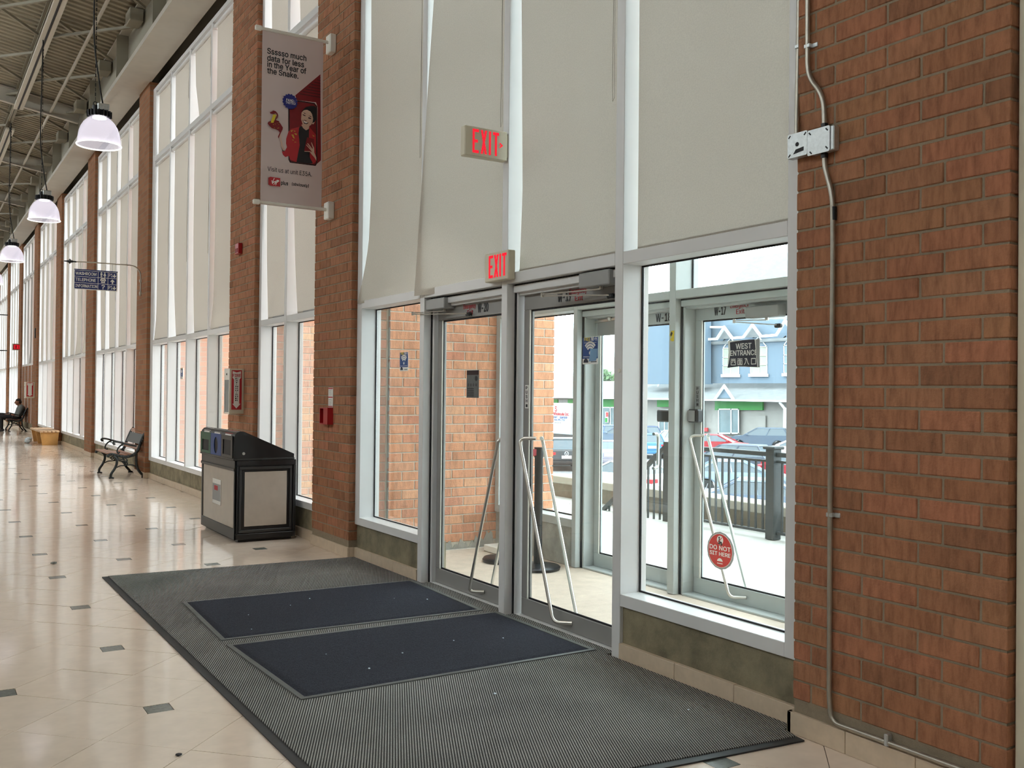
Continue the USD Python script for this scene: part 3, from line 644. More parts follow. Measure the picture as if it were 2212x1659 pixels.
ENT = [[(5.5, 4.470, 3.652), (3.1, 4.458, 3.652), (2.43, 4.458, 3.652)],
       [(5.5, 5.775, 3.652), (4.4, 5.775, 3.652), (3.0, 5.735, 3.652), (2.43, 5.765, 3.652)],
       [(5.5, 7.085, 3.64), (4.9, 7.09, 3.632), (4.1, 7.125, 3.600), (3.5, 7.15, 3.578), (3.25, 7.17, 3.570), (2.37, 7.235, 3.548)],
       [(5.5, 8.385, 3.63), (5.0, 8.375, 3.63), (3.43, 8.335, 3.63), (2.95, 8.365, 3.625), (2.7, 8.40, 3.60), (2.40, 8.50, 3.575)]]
PR = [MR, M3, M2, M1, M0]
for k in range(4):
    a1, b0 = PR[k][1], PR[k+1][0]
    blind(0, k, a1, b0, (2.432, 2.432, 2.372, 2.40)[k], 5.50, ENT[k], sag=(0, 0, -.0, 0)[k], cord=k > 0)
    blind(0, k, a1, b0, 5.645, 6.74, [(6.74, b0-.06, 3.652), (5.64, b0-.08, 3.652)], cord=False, low=False)
B2 = {0: (.055, .225), 1: (.02, .12)}; B3 = {0: (.085, .01), 1: (.115, .235), 2: (.09, .33), 3: (.03, .01)}
U3 = {0: (.09, .09), 1: (.09, .40), 2: (.07, .09), 3: (.05, .02)}
for bi, (w, mu) in enumerate(WIN):
    if bi == 0: continue
    for k in range(len(mu)-1):
        a1, b0 = mu[k][1], mu[k+1][0]; src = {1: B2, 2: B3}.get(bi, {})
        gt, gb = src.get(k, (rng.uniform(.06, .14), rng.choice([.02, .06, .12, .22, .3])))
        x = 3.640; pts = []
        for q in range(9):
            s = q/8; z = 5.50 - s*(5.50-2.432); pts.append((z, b0 - gt - (gb-gt)*max(0, (s-.45)/.55)**2, x))
        if gb < .03: pts[-1] = (2.432, b0-.012, 3.61)
        blind(bi, k, a1, b0, 2.432, 5.50, pts, 'blind_dim' if bi == 6 else 'blind', cord=bi in (1, 2, 3, 4))
        gt, gb = U3[k] if bi == 2 and k in U3 else (rng.uniform(.08, .16), rng.uniform(.06, .3))
        blind(bi, k, a1, b0, 5.645, 6.74, [(6.74, b0-gt, x), (6.2, b0-gt-.2*(gb-gt), x), (5.64, b0-gb, x)], 'blind_dim' if bi == 6 else 'blind', cord=bi in (2, 3) and k in (1, 2), low=False)

# ================================================================== MATS
MZ = .008
bm = thing('entrance_mat', 'large dark grey ribbed entrance carpet with black rubber edge lying before the doors', 'mat', (2.4, 5.8, 0))
bp = Polygon([(1.393, 3.24), (3.485, 3.03), (3.505, 3.17), (3.580, 3.172), (3.580, 4.63), (3.655, 4.63), (3.655, 5.80), (3.586, 5.80), (3.586, 5.93), (3.655, 5.93), (3.655, 7.10), (3.580, 7.10), (3.580, 8.52), (3.505, 8.525), (1.381, 8.632)])
inner = Polygon([(1.440, 3.29), (3.485, 3.08)] + list(bp.exterior.coords)[2:13] + [(3.505, 8.520), (1.428, 8.627)])
obj('carpet', MB().ext(inner, .012, z0=0.0), 'carpet', bm)
obj('rubber_edge', MB().ext(bp.difference(inner.buffer(.0005)), .007, z0=0.0), 'rubber', bm)
def plush(label, pts):
    pl = Polygon(pts); t = thing('door_mat', label, 'mat', (*np.mean(pts, 0), .012)); a = pl.buffer(-.03, join_style=2)
    c = pl.centroid
    obj('rubber_border', MB().ext(pl.difference(a), .006, z0=.012), 'rubber_worn', t)
    x0, y0, x1, y1 = a.bounds; nx, ny = 150, 90; X, Y = np.meshgrid(np.linspace(0, 1, nx), np.linspace(0, 1, ny))
    q = np.array([np.array(p) for p in a.exterior.coords[:-1]]); q = sorted(q.tolist(), key=lambda p: math.atan2(p[1]-c.y, p[0]-c.x)); q = np.array(q)
    P = (1-X)[..., None]*(1-Y)[..., None]*q[0] + X[..., None]*(1-Y)[..., None]*q[1] + X[..., None]*Y[..., None]*q[2] + (1-X)[..., None]*Y[..., None]*q[3]
    rr = np.random.RandomState(5); edge = np.minimum(1, np.minimum(np.minimum(X, 1-X)*60, np.minimum(Y, 1-Y)*40))
    Z = .013 + edge*(.011 + .0022*rr.rand(ny, nx))
    V = np.column_stack([P.reshape(-1, 2), Z.ravel()]); idx = np.arange(nx*ny).reshape(ny, nx)
    F = np.stack([idx[:-1, :-1], idx[:-1, 1:], idx[1:, 1:], idx[1:, :-1]], -1).reshape(-1, 4)
    obj('pile', (V, F), 'plush', t, kind='stuff')
plush('navy black plush door mat lying before the left door', [(1.667, 6.06), (3.515, 5.985), (3.555, 7.225), (1.716, 7.289)])
plush('navy black plush door mat lying before the right door', [(1.700, 4.705), (3.575, 4.722), (3.575, 5.900), (1.664, 5.935)])
cr = MB(); r2 = random.Random(3)
for x, y in [(2.35, 6.75), (2.55, 6.9), (2.9, 5.3), (2.5, 5.2), (3.2, 5.2), (2.1, 5.4), (3.1, 6.6), (3.3, 6.45), (2.0, 6.6), (1.9, 6.2), (2.6, 4.3), (3.3, 3.6), (2.2, 5.0), (2.7, 7.2)]:
    cr.add(trimesh.creation.icosphere(1, r2.uniform(.003, .007)), np.array([[1, 0, 0, x], [0, 1.3, 0, y], [0, 0, .6, .0285 if 1.72 < x < 3.5 and (4.75 < y < 5.87 or 6.1 < y < 7.2) else .0145], [0, 0, 0, 1]]))
tag(stage.GetPrimAtPath(obj('crumbs', cr, 'paper').GetPath()), 'tiny white crumbs scattered over the dark door mats', 'litter', kind='stuff')
def crumple(name, label, cat, c, r, m, seed, flat=.5):
    s = trimesh.creation.icosphere(3, r); v = np.array(s.vertices); n_ = meshkit.noise(v/r*1.7 + seed, seed)
    v = v*(1 + .8*n_[:, None] + .25*meshkit.noise(v/r*5.1 + seed, seed+1)[:, None]); v[:, 2] *= flat; v[:, 2] -= v[:, 2].min()
    t = obj(name, (v + np.array(c), np.array(s.faces)), m); tag(t, label, cat); return t
crumple('crumpled_tissue', 'crumpled pale blue tissue lying on the floor by the wooden bench', 'litter', (*at(61, 957, Z=0)[:2], .0), .062, 'paper', 3, .8)
crumple('dust_clump', 'small grey dust clump lying on the tile floor', 'litter', (*at(116, 1219, Z=0)[:2], 0.0), .017, 'accent', 5, .4)
crumple('gum_spot', 'dark flattened gum spot on the cream floor at the bottom', 'litter', (*at(386, 1632, Z=0)[:2], 0.0), .009, 'gap', 7, .25)

# ================================================================== EXIT SIGNS
def letters(h, w, gap, M, st=.30):
    """tall EXIT capitals in the plane of M"""
    mb = MB(); s = w*st; hs = h*.115; x = 0
    P_ = [sbox(0, 0, s, h), sbox(0, 0, w, hs), sbox(0, h-hs, w, h), sbox(0, h/2-hs/2, w*.85, h/2+hs/2)]
    out = [affinity.translate(unary_union(P_), 0)]
    x = w + gap; out.append(unary_union([Polygon([(x, 0), (x+s, 0), (x+w, h), (x+w-s, h)]), Polygon([(x, h), (x+s, h), (x+w, 0), (x+w-s, 0)])]))
    x += w + gap; out.append(sbox(x, 0, x+s, h)); x += s + gap
    out.append(unary_union([sbox(x+w/2-s/2, 0, x+w/2+s/2, h), sbox(x, h-hs, x+w, h)]))
    for g in out: mb.ext(g, .002, M)
    return mb
def exit_sign(label, box_, M, h, w, gap, chev=None, mount=None):
    x0, x1, y0, y1, z0, z1 = box_
    t = thing('exit_sign', label, 'sign', ((x0+x1)/2, (y0+y1)/2, z0))
    obj('housing', MB().box(*box_, .006), 'cream_plastic', t); obj('lettering', letters(h, w, gap, M), 'exit_red', t, label='glowing red EXIT letters')
    if chev is not None: obj('chevron', MB().ext(LineString(chev[1]).buffer(.004, cap_style=2, join_style=2), .002, chev[0]), 'exit_red', t)
    if mount: obj('mounting_plate', mount, 'cream_plastic', t)
    return t
exit_sign('cream EXIT sign with arrow projecting from the mullion high above the doors', (3.235, 3.582, 5.83, 5.895, 3.222, 3.430), faceY(3.296, 5.829, 3.246), .165, .048, .018, (faceY(3.516, 5.829, 3.31), [(0, .03), (.02, .015), (0, 0)]), MB().box(3.582, 3.60, 5.84, 5.90, 3.25, 3.41))
exit_sign('cream EXIT sign fixed flat on the mullion just above the doors', (3.527, 3.588, 5.718, 6.04, 2.372, 2.578), faceX(3.526, 5.978, 2.398), .16, .056, .018, None)
YE = 41.0; ex0, ex1 = float(at(27, 749, Y=YE)[0]), float(at(46, 749, Y=YE)[0]); ez0, ez1 = float(at(36, 756.5, Y=YE)[2]), float(at(36, 742.5, Y=YE)[2])
e2 = exit_sign('small far EXIT sign projecting near the sitting man', (ex0, ex1, YE, YE+.08, ez0, ez1), faceY(ex0+.06, YE-.012, ez0+.05), (ez1-ez0)-.1, (ex1-ex0)*.2, (ex1-ex0)*.06, None, MB().box(ex1, 3.53, YE+.02, YE+.06, ez0+.08, ez1-.08))
obj('red_face', MB().box(ex0+.02, ex1-.02, YE-.006, YE-.001, ez0+.02, ez1-.02), 'red_plastic', e2)
# ================================================================== WALL THINGS ON THE PILLARS
# conduit and junction boxes on the right pillar
jb = thing('junction_box', 'pair of galvanised steel junction boxes with blank covers on the right pillar', 'electrical box', (3.49, 3.04, 2.68))
obj('box', MB().box(3.492, 3.53, 3.040, 3.165, 2.690, 2.802, .004), 'galv', jb); obj('box', MB().box(3.490, 3.53, 2.895, 3.030, 2.682, 2.793, .004), 'galv', jb)
obj('cover', MB().ext(sbox(0, 0, .117, .112).buffer(-.008).buffer(.008), .003, faceX(3.490, 3.160, 2.690)), 'galv', jb); obj('cover', MB().ext(sbox(0, 0, .126, .116).buffer(-.008).buffer(.008), .003, faceX(3.488, 3.040, 2.679)), 'galv', jb)
kn = MB().ext(Point(.058, .058).buffer(.010), .001, faceX(3.4868, 3.160, 2.690)).ext(Polygon([(.035, .015), (.05, .035), (.096, .04), (.096, .022)]), .001, faceX(3.4868, 3.160, 2.690))
for u, v in ((.012, .1), (.104, .098), (.012, .012)): kn.ext(affinity.rotate(sbox(u-.008, v-.003, u+.008, v+.003), 45), .001, faceX(3.4868, 3.160, 2.690))
for u, v in ((.014, .10), (.11, .10), (.02, .012), (.11, .018)): kn.ext(affinity.rotate(sbox(u-.008, v-.003, u+.008, v+.003), -45), .001, faceX(3.4848, 3.040, 2.679))
obj('knockout', kn, 'gap', jb)
cd = thing('conduit', 'bent galvanised electrical conduit running down the right brick pillar', 'conduit', (3.51, 2.95, 0))
R_ = .0115
def run(pts, fr=.05): return MB().tube(fillet(pts, fr, 6), R_, 12)
obj('pipe', run([(3.513, 3.072, 3.7), (3.513, 3.066, 3.06), (3.513, 2.975, 2.95), (3.513, 2.966, 2.806)], .09), 'conduit', cd, smooth=60)
obj('pipe', run([(3.513, 2.966, 2.680), (3.513, 2.964, 2.62), (3.513, 2.918, 2.48), (3.513, 2.913, 2.2), (3.513, 2.919, 1.2), (3.513, 2.916, .22), (3.512, 2.90, .122), (3.508, 2.0, .125)], .12), 'conduit', cd, smooth=60)
cp = MB(); 
for z in (2.40, ): cp.cyl((3.517, 2.915, z-.03), (3.517, 2.915, z+.03), .0145)
for z in (2.805, 2.672): cp.cyl((3.513, 2.966, z-.012), (3.513, 2.966, z+.012), .016)
obj('coupling', cp, 'black_metal', cd)
for (y, z) in ((3.066, 3.20), (2.919, 1.045)): obj('strap', MB().box(3.502, 3.529, y-.018, y+.016, z-.01, z+.01, .003).box(3.524, 3.530, y-.045, y-.014, z-.011, z+.011, .003), 'galv', cd)
obj('strap', MB().box(3.497, 3.53, 2.60, 2.62, .108, .16, .004), 'galv', cd)
c2 = thing('conduit', 'straight thin conduit beside the window frame above the junction boxes', 'conduit', (3.55, 3.18, 2.8))
obj('pipe', MB().tube([(3.563, 3.163, 3.8), (3.560, 3.165, 3.2), (3.515, 3.13, 2.84), (3.513, 3.128, 2.806)], R_, 12), 'conduit', c2, smooth=60)
obj('strap', MB().box(3.545, 3.577, 3.15, 3.176, 3.225, 3.245, .003), 'galv', c2)

# little red pull station and paper on the banner pillar, red alarm on the next pillar
ps = thing('hammer_box', 'small red open-front box on the banner pillar at chest height', 'box', (3.49, 9.06, 1.245))
q = MB().box(3.524, 3.53, 8.962, 9.175, 1.245, 1.410).box(3.470, 3.524, 8.962, 8.972, 1.245, 1.410).box(3.470, 3.524, 9.165, 9.175, 1.245, 1.41).box(3.470, 3.524, 8.972, 9.165, 1.40, 1.41).box(3.470, 3.524, 8.972, 9.165, 1.245, 1.256).box(3.470, 3.476, 8.972, 9.075, 1.256, 1.40)
obj('case', q, 'red_plastic', ps); obj('lever', MB().box(3.50, 3.52, 9.10, 9.13, 1.29, 1.36, .004), 'black_plastic', ps)
pn = thing('instruction_notice', 'narrow white notice with red bands above the small red box', 'notice', (3.53, 9.03, 1.41))
obj('sheet', MB().box(3.526, 3.5295, 8.968, 9.088, 1.413, 1.609), 'white_print', pn)
q = MB()
for z in (1.595, 1.508, 1.416): q.box(3.5245, 3.526, 8.972, 9.084, z, z+.010)
obj('red_band', q, 'red_print', pn)
q = MB()
for z in np.linspace(1.43, 1.585, 16):
    if abs(z-1.512) > .012: q.box(3.5248, 3.526, 8.985+rng.uniform(0, .03), 9.075, z, z+.003)
obj('print_lines', q, 'grey_print', pn)
for (y, z, r) in ((8.93, 1.50, .012), (8.90, 1.24, .01), (8.76, 1.69, .012)): 
    pass
al = thing('fire_alarm', 'small red alarm device high on the extinguisher pillar', 'alarm', (3.48, 12.18, 3.28))
obj('body', MB().box(3.475, 3.53, 12.09, 12.235, 3.290, 3.425, .006), 'red_plastic', al); obj('grille', MB().box(3.470, 3.476, 12.11, 12.215, 3.31, 3.36, .003), 'deep_red', al)
ab = thing('alarm_plate', 'tiny dark plate on the pillar near the far grey bay', 'alarm', (3.52, 35.6, 3.3)); obj('plate', MB().box(3.50, 3.53, 35.55, 35.75, 3.22, 3.55, .01), 'black_plastic', ab)

# fire extinguisher cabinets
def cabinet(label, y0, x0=3.352, detail=True, y1=None, z0=1.277, z1=1.839):
    y1 = y1 or y0 + .235; t = thing('extinguisher_cabinet', label, 'fire cabinet', (3.45, (y0+y1)/2, z0)); w = 3.53 - x0
    obj('case', MB().box(x0+.004, 3.53, y0, y1, z0, z1, .004), 'cream_plastic', t)
    obj('front_frame', MB().box(x0-.004, x0+.004, y0, y0+.022, z0, z1).box(x0-.004, x0+.004, y1-.022, y1, z0, z1).box(x0-.004, x0+.004, y0+.022, y1-.022, z1-.14*(z1-z0)/.56, z1).box(x0-.004, x0+.004, y0+.022, y1-.022, z0, z0+.022), 'white_plastic', t)
    obj('window', MB().box(x0, x0+.003, y0+.022, y1-.022, z0+.022, z1-.14*(z1-z0)/.56), 'sensor_glass', t)
    obj('lock', MB().cyl((x0-.004, (y0+y1)/2, z1-.07), (x0-.010, (y0+y1)/2, z1-.07), .012), 'gap', t)
    F = faceY(x0+.004, y0-.0005, z0); W_ = 3.53 - x0 - .004; Hh = z1 - z0
    k = Hh/.56
    obj('red_panel', MB().ext(sbox(W_*.10, Hh*.095, W_*.83, Hh*.965), .0008, F), 'red_print', t)
    cx = W_*.465; a = W_*.16; b = W_*.30
    arrow = Polygon([(cx, Hh*.12), (cx+b, Hh*.225), (cx+a*1.25, Hh*.225), (cx+a*1.25, Hh*.76), (cx+b, Hh*.80), (cx+b, Hh*.945), (cx, Hh*.915), (cx-b, Hh*.945), (cx-b, Hh*.80), (cx-a*1.25, Hh*.76), (cx-a*1.25, Hh*.225), (cx-b, Hh*.225)])
    obj('white_arrow', MB().ext(arrow, .0008, frame((x0+.004, y0-.0013, z0), (1, 0, 0), (0, 0, 1))), 'white_print', t)
    if detail:
        Ft = faceY(x0+.004, y0-.0021, z0); q = MB().add(text('FIRE', .036, faceY(x0+.004+cx-W_*.29, y0-.0023, z0+Hh*.815), width=W_*.58, bold=True, d=.001))
        obj('fire_lettering', q, 'red_print', t); q = MB()
        for i, ch in enumerate('EXTINGUISHER'): q.add(text(ch, .016, faceY(x0+.004+cx-W_*(.02 if ch == 'I' else .095), y0-.0023, z0+Hh*(.765-.0437*i)), width=W_*(.04 if ch == 'I' else .19), bold=True, d=.001))
        obj('extinguisher_lettering', q, 'black_print', t)
    return t
cabinet('white fire extinguisher cabinet with red arrow sign beside the recycling bin', 11.95)
cabinet('distant fire extinguisher cabinet with red arrow sign above the wooden bench', 35.6, 3.25, False, 36.0, *sorted((float(at(66, 860, Y=35.6)[2]), float(at(66, 825, Y=35.6)[2]))))

# hanging wayfinding sign on its arm
Y0 = 18.36
ws = thing('wayfinding_sign', 'blue hanging WASHROOM TELEPHONE INFORMATION sign under a curved pipe arm', 'sign', (3.0, Y0, 3.3))
arm = smooth_curve([(2.36, Y0, 3.785), (2.7, Y0, 3.795), (3.1, Y0, 3.795), (3.33, Y0, 3.795), (3.43, Y0, 3.77), (3.495, Y0, 3.70), (3.518, Y0, 3.60), (3.52, Y0, 3.45), (3.515, Y0, 3.25)], 8)
obj('arm', MB().tube(arm, .011, 10), 'beam_paint', ws, smooth=60)
fin = MB().lathe([(0, 0), (.012, .01), (.012, .06), (.02, .07), (.02, .09), (.048, .115), (.02, .14), (.02, .155), (.014, .16), (.009, .2), (0, .215)], 14); v, f = fin.get(); v = np.column_stack([-v[:, 2] + 2.455, v[:, 0] + Y0, v[:, 1] + 3.786]); obj('finial', (v, f[:, ::-1]), 'black_metal', ws, smooth=40)
obj('hanger', MB().cyl((2.515, Y0, 3.79), (2.515, Y0, 3.66), .004).cyl((3.035, Y0, 3.795), (3.035, Y0, 3.66), .004), 'galv', ws)
obj('bracket', MB().box(3.50, 3.53, Y0-.03, Y0+.03, 3.28, 3.33).box(3.50, 3.53, Y0-.03, Y0+.03, 3.50, 3.55), 'beam_paint', ws)
SX0, SX1, SZ0, SZ1 = 2.411, 3.124, 3.308, 3.663
obj('board', MB().box(SX0, SX1, Y0-.012, Y0+.012, SZ0, SZ1, .003), 'white_print', ws)
F = faceY(SX0, Y0-.013, SZ0); SW, SH = SX1-SX0, SZ1-SZ0; q = MB()
c1, c2_ = .548*SW, .776*SW
for r_ in range(3):
    b, t_ = SH*(.035 + r_*.305), SH*(.315 + r_*.305)
    for u0, u1 in ((.012*SW, c1-.004), (c1+.004, c2_-.004), (c2_+.004, .975*SW)): q.ext(sbox(u0, b, u1, t_), .001, F)
q.box(SX0, SX1, Y0-.0135, Y0-.0125, SZ1-.018, SZ1)
obj('blue_field', q, 'sign_blue', ws)
F2 = lambda u, v: faceY(SX0+u, Y0-.0145, SZ0+v)
class Q:
    def add(s, m): obj('lettering', MB().add(m), 'white_print', ws); return s
    def ext(s, p, d, M): obj('symbol', MB().ext(p, d, M), 'white_print', ws); return s
q = Q()
for r_, s in enumerate(['INFORMATION', 'TELEPHONE', 'WASHROOM']): q.add(text(s, .052, F2(.022, SH*(.105+.305*r_)), width=SW*(.50, .465, .475)[r_], bold=True, d=.001))
for r_ in (0, 2): q.add(text('P1', .062, F2(c2_+.012, SH*(.09+.305*r_)), width=SW*.09, bold=True, d=.001))
FM = F2(0, 0)
def ar(cx, cy, s, upw):
    p = Polygon([(-.011, -.034), (.011, -.034), (.011, .002), (.03, -.008), (.03, .01), (0, .038), (-.03, .01), (-.03, -.008), (-.011, .002)]); p = affinity.scale(p, s, s if upw else -s, origin=(0, 0)); return affinity.translate(p, cx, cy)
q.ext(ar(SW*.925, SH*.16, .95, False), .001, FM).ext(ar(SW*.88, SH*.47, 1.1, True), .001, FM).ext(ar(SW*.925, SH*.77, .95, False), .001, FM)
q.add(text('?', .075, F2(SW*.625, SH*.07), width=SW*.08, bold=True, d=.001))
ph = unary_union([Polygon(arc(0, .012, .047, 0, 180)).intersection(sbox(-.06, .012, .06, .06)).difference(Polygon(arc(0, .004, .030, 0, 180))), sbox(-.047, 0, -.026, .022), sbox(.026, 0, .047, .022), Polygon([(-.017, .025), (.017, .025), (.036, -.035), (-.036, -.035)])])
q.ext(affinity.translate(ph.difference(Point(0, -.008).buffer(.010)), SW*.662, SH*.475), .001, FM)
man = unary_union([Point(0, .038).buffer(.010), sbox(-.017, -.002, .017, .026), sbox(-.012, -.045, -.002, 0), sbox(.002, -.045, .012, 0)])
wom = unary_union([Point(0, .038).buffer(.010), Polygon([(-.010, .026), (.010, .026), (.026, -.015), (-.026, -.015)]), sbox(-.009, -.045, -.001, -.01), sbox(.001, -.045, .009, -.01)])
q.ext(affinity.translate(man, SW*.622, SH*.785), .001, FM).ext(affinity.translate(wom, SW*.70, SH*.78), .001, FM)

# ================================================================== BANNERS
YB = 9.05
def bp_(x, y): p = at(480 + x/3.456, y/3.456, Y=YB); return (float(p[0]), float(p[2]))
def pa(pts): return [bp_((560 + x/13.827 - 480)*3.456, (180 + y/13.825)*3.456) for x, y in pts]
def pb(pts): return [bp_((560 + x/12.76 - 480)*3.456, (290 + y/12.76)*3.456) for x, y in pts]
bn = thing('hanging_banner', 'pale pink phone advertising banner with red print hanging from the brick pillar', 'banner', (3.1, YB, 3.3))
obj('cloth', MB().box(2.806, 3.415, YB-.002, YB+.002, 3.345, 5.025), 'banner', bn)
obj('pole', MB().cyl((2.748, YB, 5.022), (3.48, YB, 5.022), .016), 'white_plastic', bn, smooth=50); obj('pole', MB().cyl((2.748, YB, 3.365), (3.48, YB, 3.365), .016), 'white_plastic', bn, smooth=50)
obj('end_cap', MB().box(2.735, 2.80, YB-.019, YB+.019, 5.000, 5.044, .006), 'white_plastic', bn); obj('end_cap', MB().box(2.735, 2.80, YB-.019, YB+.019, 3.343, 3.387, .006), 'white_plastic', bn)
obj('wall_plate', MB().box(3.462, 3.53, YB-.06, YB+.06, 4.915, 5.10, .008), 'white_plastic', bn); obj('wall_plate', MB().box(3.462, 3.53, YB-.06, YB+.06, 3.27, 3.44, .008), 'white_plastic', bn)
layer = [0]
def pr(name, polys, m):
    layer[0] += 1; mb = MB(); y = YB - .002 - layer[0]*.0007
    for p in (polys if isinstance(polys, list) and not isinstance(polys[0], tuple) else [polys]):
        g = p if hasattr(p, 'area') else Polygon(p)
        mb.ext(g.buffer(0), .0006, frame((0, y+.0006, 0), (1, 0, 0), (0, 0, 1)))
    obj(name, mb, m, bn)
def btext(s, x, y, x2, h, m='black_print', bold=True, name='slogan', italic=0):
    layer[0] += .02; a, b = bp_(x, y), bp_(x2, y + (x2-x)*.185); obj(name, text(s, h, faceY(a[0], YB-.0032-.0006*0 - (.02 if m == 'white_print' else 0)*.5, a[1]), width=b[0]-a[0], bold=bold, d=.0008, italic=italic), m, bn)
for s, x, y, x2 in (('Ssssso much', 335, 398, 627), ('data for less', 335, 450, 610), ('in the Year of', 335, 497, 627), ('the Snake.', 335, 545, 568)): btext(s, x, y, x2, .052)
btext('Visit us at unit E35A.', 338, 1275, 668, .042, bold=False); btext('plus', 438, 1378, 490, .036); btext('(obviously)', 518, 1383, 645, .028, italic=.1)
pr('red_folds', [(bp_(732, 555)), bp_(545, 712), bp_(556, 748), bp_(700, 764), bp_(712, 800), bp_(708, 1222), bp_(736, 1198)], 'deep_red')
pr('fold_shadow', [Polygon([bp_(730-(k*21), 575+k*17.5), bp_(733, 578+k*21), bp_(733, 584+k*21), bp_(724-(k*21), 582+k*17.5)]) for k in range(8)], 'dark_red')  # darker printed stripes across the red folds
pr('phone_body', Polygon(pa([(875, 700), (900, 560), (1140, 522), (1640, 600), (1712, 690)]) + pb([(1585, 790), (1545, 862), (850, 775), (812, 700)])).buffer(.004), 'red_black')
pr('phone_screen', pa([(905, 720), (1130, 545), (1630, 625), (1690, 700)]) + pb([(1562, 780), (1530, 835), (870, 750), (835, 690)]), 'deep_red')
pr('jacket', pa([(1240, 1270), (1170, 1310), (960, 1360), (870, 1440), (800, 1659)]) + pb([(735, 260), (760, 360), (700, 470), (620, 480), (650, 570), (715, 630), (815, 600), (845, 700), (1020, 770), (1470, 820), (1555, 760), (1558, 20)]) + pa([(1500, 1320)]), 'red_print')
pr('sleeve_cuff', pb([(590, 330), (640, 470), (690, 470), (755, 365), (700, 455), (650, 455)]), 'red_black')
pr('turtleneck', pa([(1210, 1280), (1185, 1340), (1165, 1500), (1185, 1659)]) + pb([(1110, 300), (1020, 770), (1390, 815), (1470, 800), (1390, 650), (1360, 100)]) + pa([(1480, 1420), (1490, 1330)]), 'black_print')
pr('neck', pa([(1250, 1240), (1300, 1340), (1390, 1410), (1470, 1370), (1490, 1290), (1400, 1200)]), 'skin_print')
pr('hair_back', pa([(1240, 1060), (1250, 900), (1300, 790), (1400, 710), (1540, 680), (1640, 680), (1700, 740), (1705, 900), (1690, 1090), (1640, 1160), (1580, 1200), (1400, 1150)]), 'black_print')
pr('face', pa([(1255, 880), (1320, 810), (1420, 795), (1520, 850), (1570, 930), (1600, 1060), (1590, 1150), (1540, 1250), (1450, 1300), (1340, 1290), (1280, 1210), (1240, 1080)]), 'skin_print')
pr('ear', pa([(1570, 1190), (1650, 1160), (1610, 1230), (1570, 1225)]), 'skin_print')
pr('hair_front', pa([(1255, 880), (1320, 800), (1420, 790), (1540, 850), (1610, 1060), (1640, 1000), (1600, 820), (1480, 720), (1330, 770)]), 'black_print')
pr('features', [Polygon(pa([(1285, 930), (1350, 955), (1385, 980), (1350, 985), (1290, 955)])), Polygon(pa([(1450, 1020), (1500, 1030), (1545, 1060), (1530, 1075), (1460, 1060)])), Polygon(pa([(1290, 885), (1350, 890), (1390, 920), (1350, 912)])), Polygon(pa([(1455, 975), (1520, 985), (1560, 1020), (1520, 1008)])), Polygon(pa([(1320, 1090), (1360, 1110), (1400, 1115), (1395, 1130), (1340, 1120)]))], 'red_black')
pr('lips', pa([(1275, 1090), (1330, 1140), (1420, 1180), (1470, 1180), (1410, 1230), (1330, 1210)]), 'red_black')
pr('teeth', pa([(1300, 1120), (1350, 1150), (1440, 1185), (1390, 1205), (1330, 1180)]), 'white_print')
pr('embroidery', [Polygon(pa([(920, 1420), (1000, 1400), (950, 1470)])), Polygon(pa([(1010, 1410), (1080, 1440), (1040, 1460)])), Polygon(pa([(1030, 1500), (1100, 1500), (1110, 1560), (1060, 1540)])), Polygon(pa([(940, 1540), (1000, 1530), (1050, 1659), (1000, 1640)])), Polygon(pb([(890, 150), (940, 160), (920, 190)])), Polygon(pb([(960, 210), (1020, 225), (960, 235)])), Polygon(pa([(1570, 1540), (1600, 1600), (1650, 1590), (1610, 1570)]))], 'gold_print')
pr('forearm', pb([(545, 0), (590, 330), (640, 450), (690, 445), (640, 330), (600, 150), (575, 0)]) , 'skin_print')
pr('snake_body', pa([(240, 1215), (260, 1160), (330, 1140), (480, 1110), (570, 1135), (640, 1250), (690, 1330), (680, 1390), (640, 1470), (600, 1560), (560, 1659), (545, 1600), (600, 1480), (560, 1420), (480, 1380), (360, 1350), (290, 1280)]), 'deep_red')
pr('snake_neck', pa([(420, 1190), (480, 1060), (515, 960), (480, 900), (400, 930), (320, 910), (300, 880), (380, 850), (400, 825), (470, 840), (530, 900), (548, 960), (530, 1030), (480, 1110), (490, 1190)]), 'deep_red')
pr('snake_belly', pa([(395, 940), (500, 955), (460, 1050), (410, 1190), (330, 1190), (350, 1090), (380, 1020)]), 'yellow_print')
pr('snake_spots', [Point(pa([(x, y)])[0]).buffer(.0036) for x, y in ((305, 1195), (405, 1240), (460, 1225), (525, 1195), (565, 1240), (580, 1180), (435, 1340), (530, 1350), (565, 1345))], 'gold_print')
c0 = pa([(905, 560)])[0]; sx = abs(pa([(1140, 560)])[0][0] - c0[0]); sz = abs(pa([(905, 800)])[0][1] - c0[1])
pr('burst', Polygon([(c0[0] + sx*(1 if k % 2 else .86)*math.cos(k*PI/16), c0[1] + sz*(1 if k % 2 else .86)*math.sin(k*PI/16)) for k in range(32)]), 'burst_blue')
def wt(s, p0, p1, h, name='burst_lettering'):
    a, b = pa([p0])[0], pa([p1])[0]; obj(name, text(s, h, faceY(a[0], YB-.002-(layer[0]+1.5)*.0007, a[1]), width=b[0]-a[0], bold=True, d=.0006), 'white_print', bn)
wt('FANG-', (790, 535), (1050, 570), .022); wt('TASTIC!', (765, 610), (1062, 655), .022)
pr('red_packet', pb([(1300, 95), (1490, 140), (1500, 420), (1400, 520), (1220, 460)]), 'deep_red')
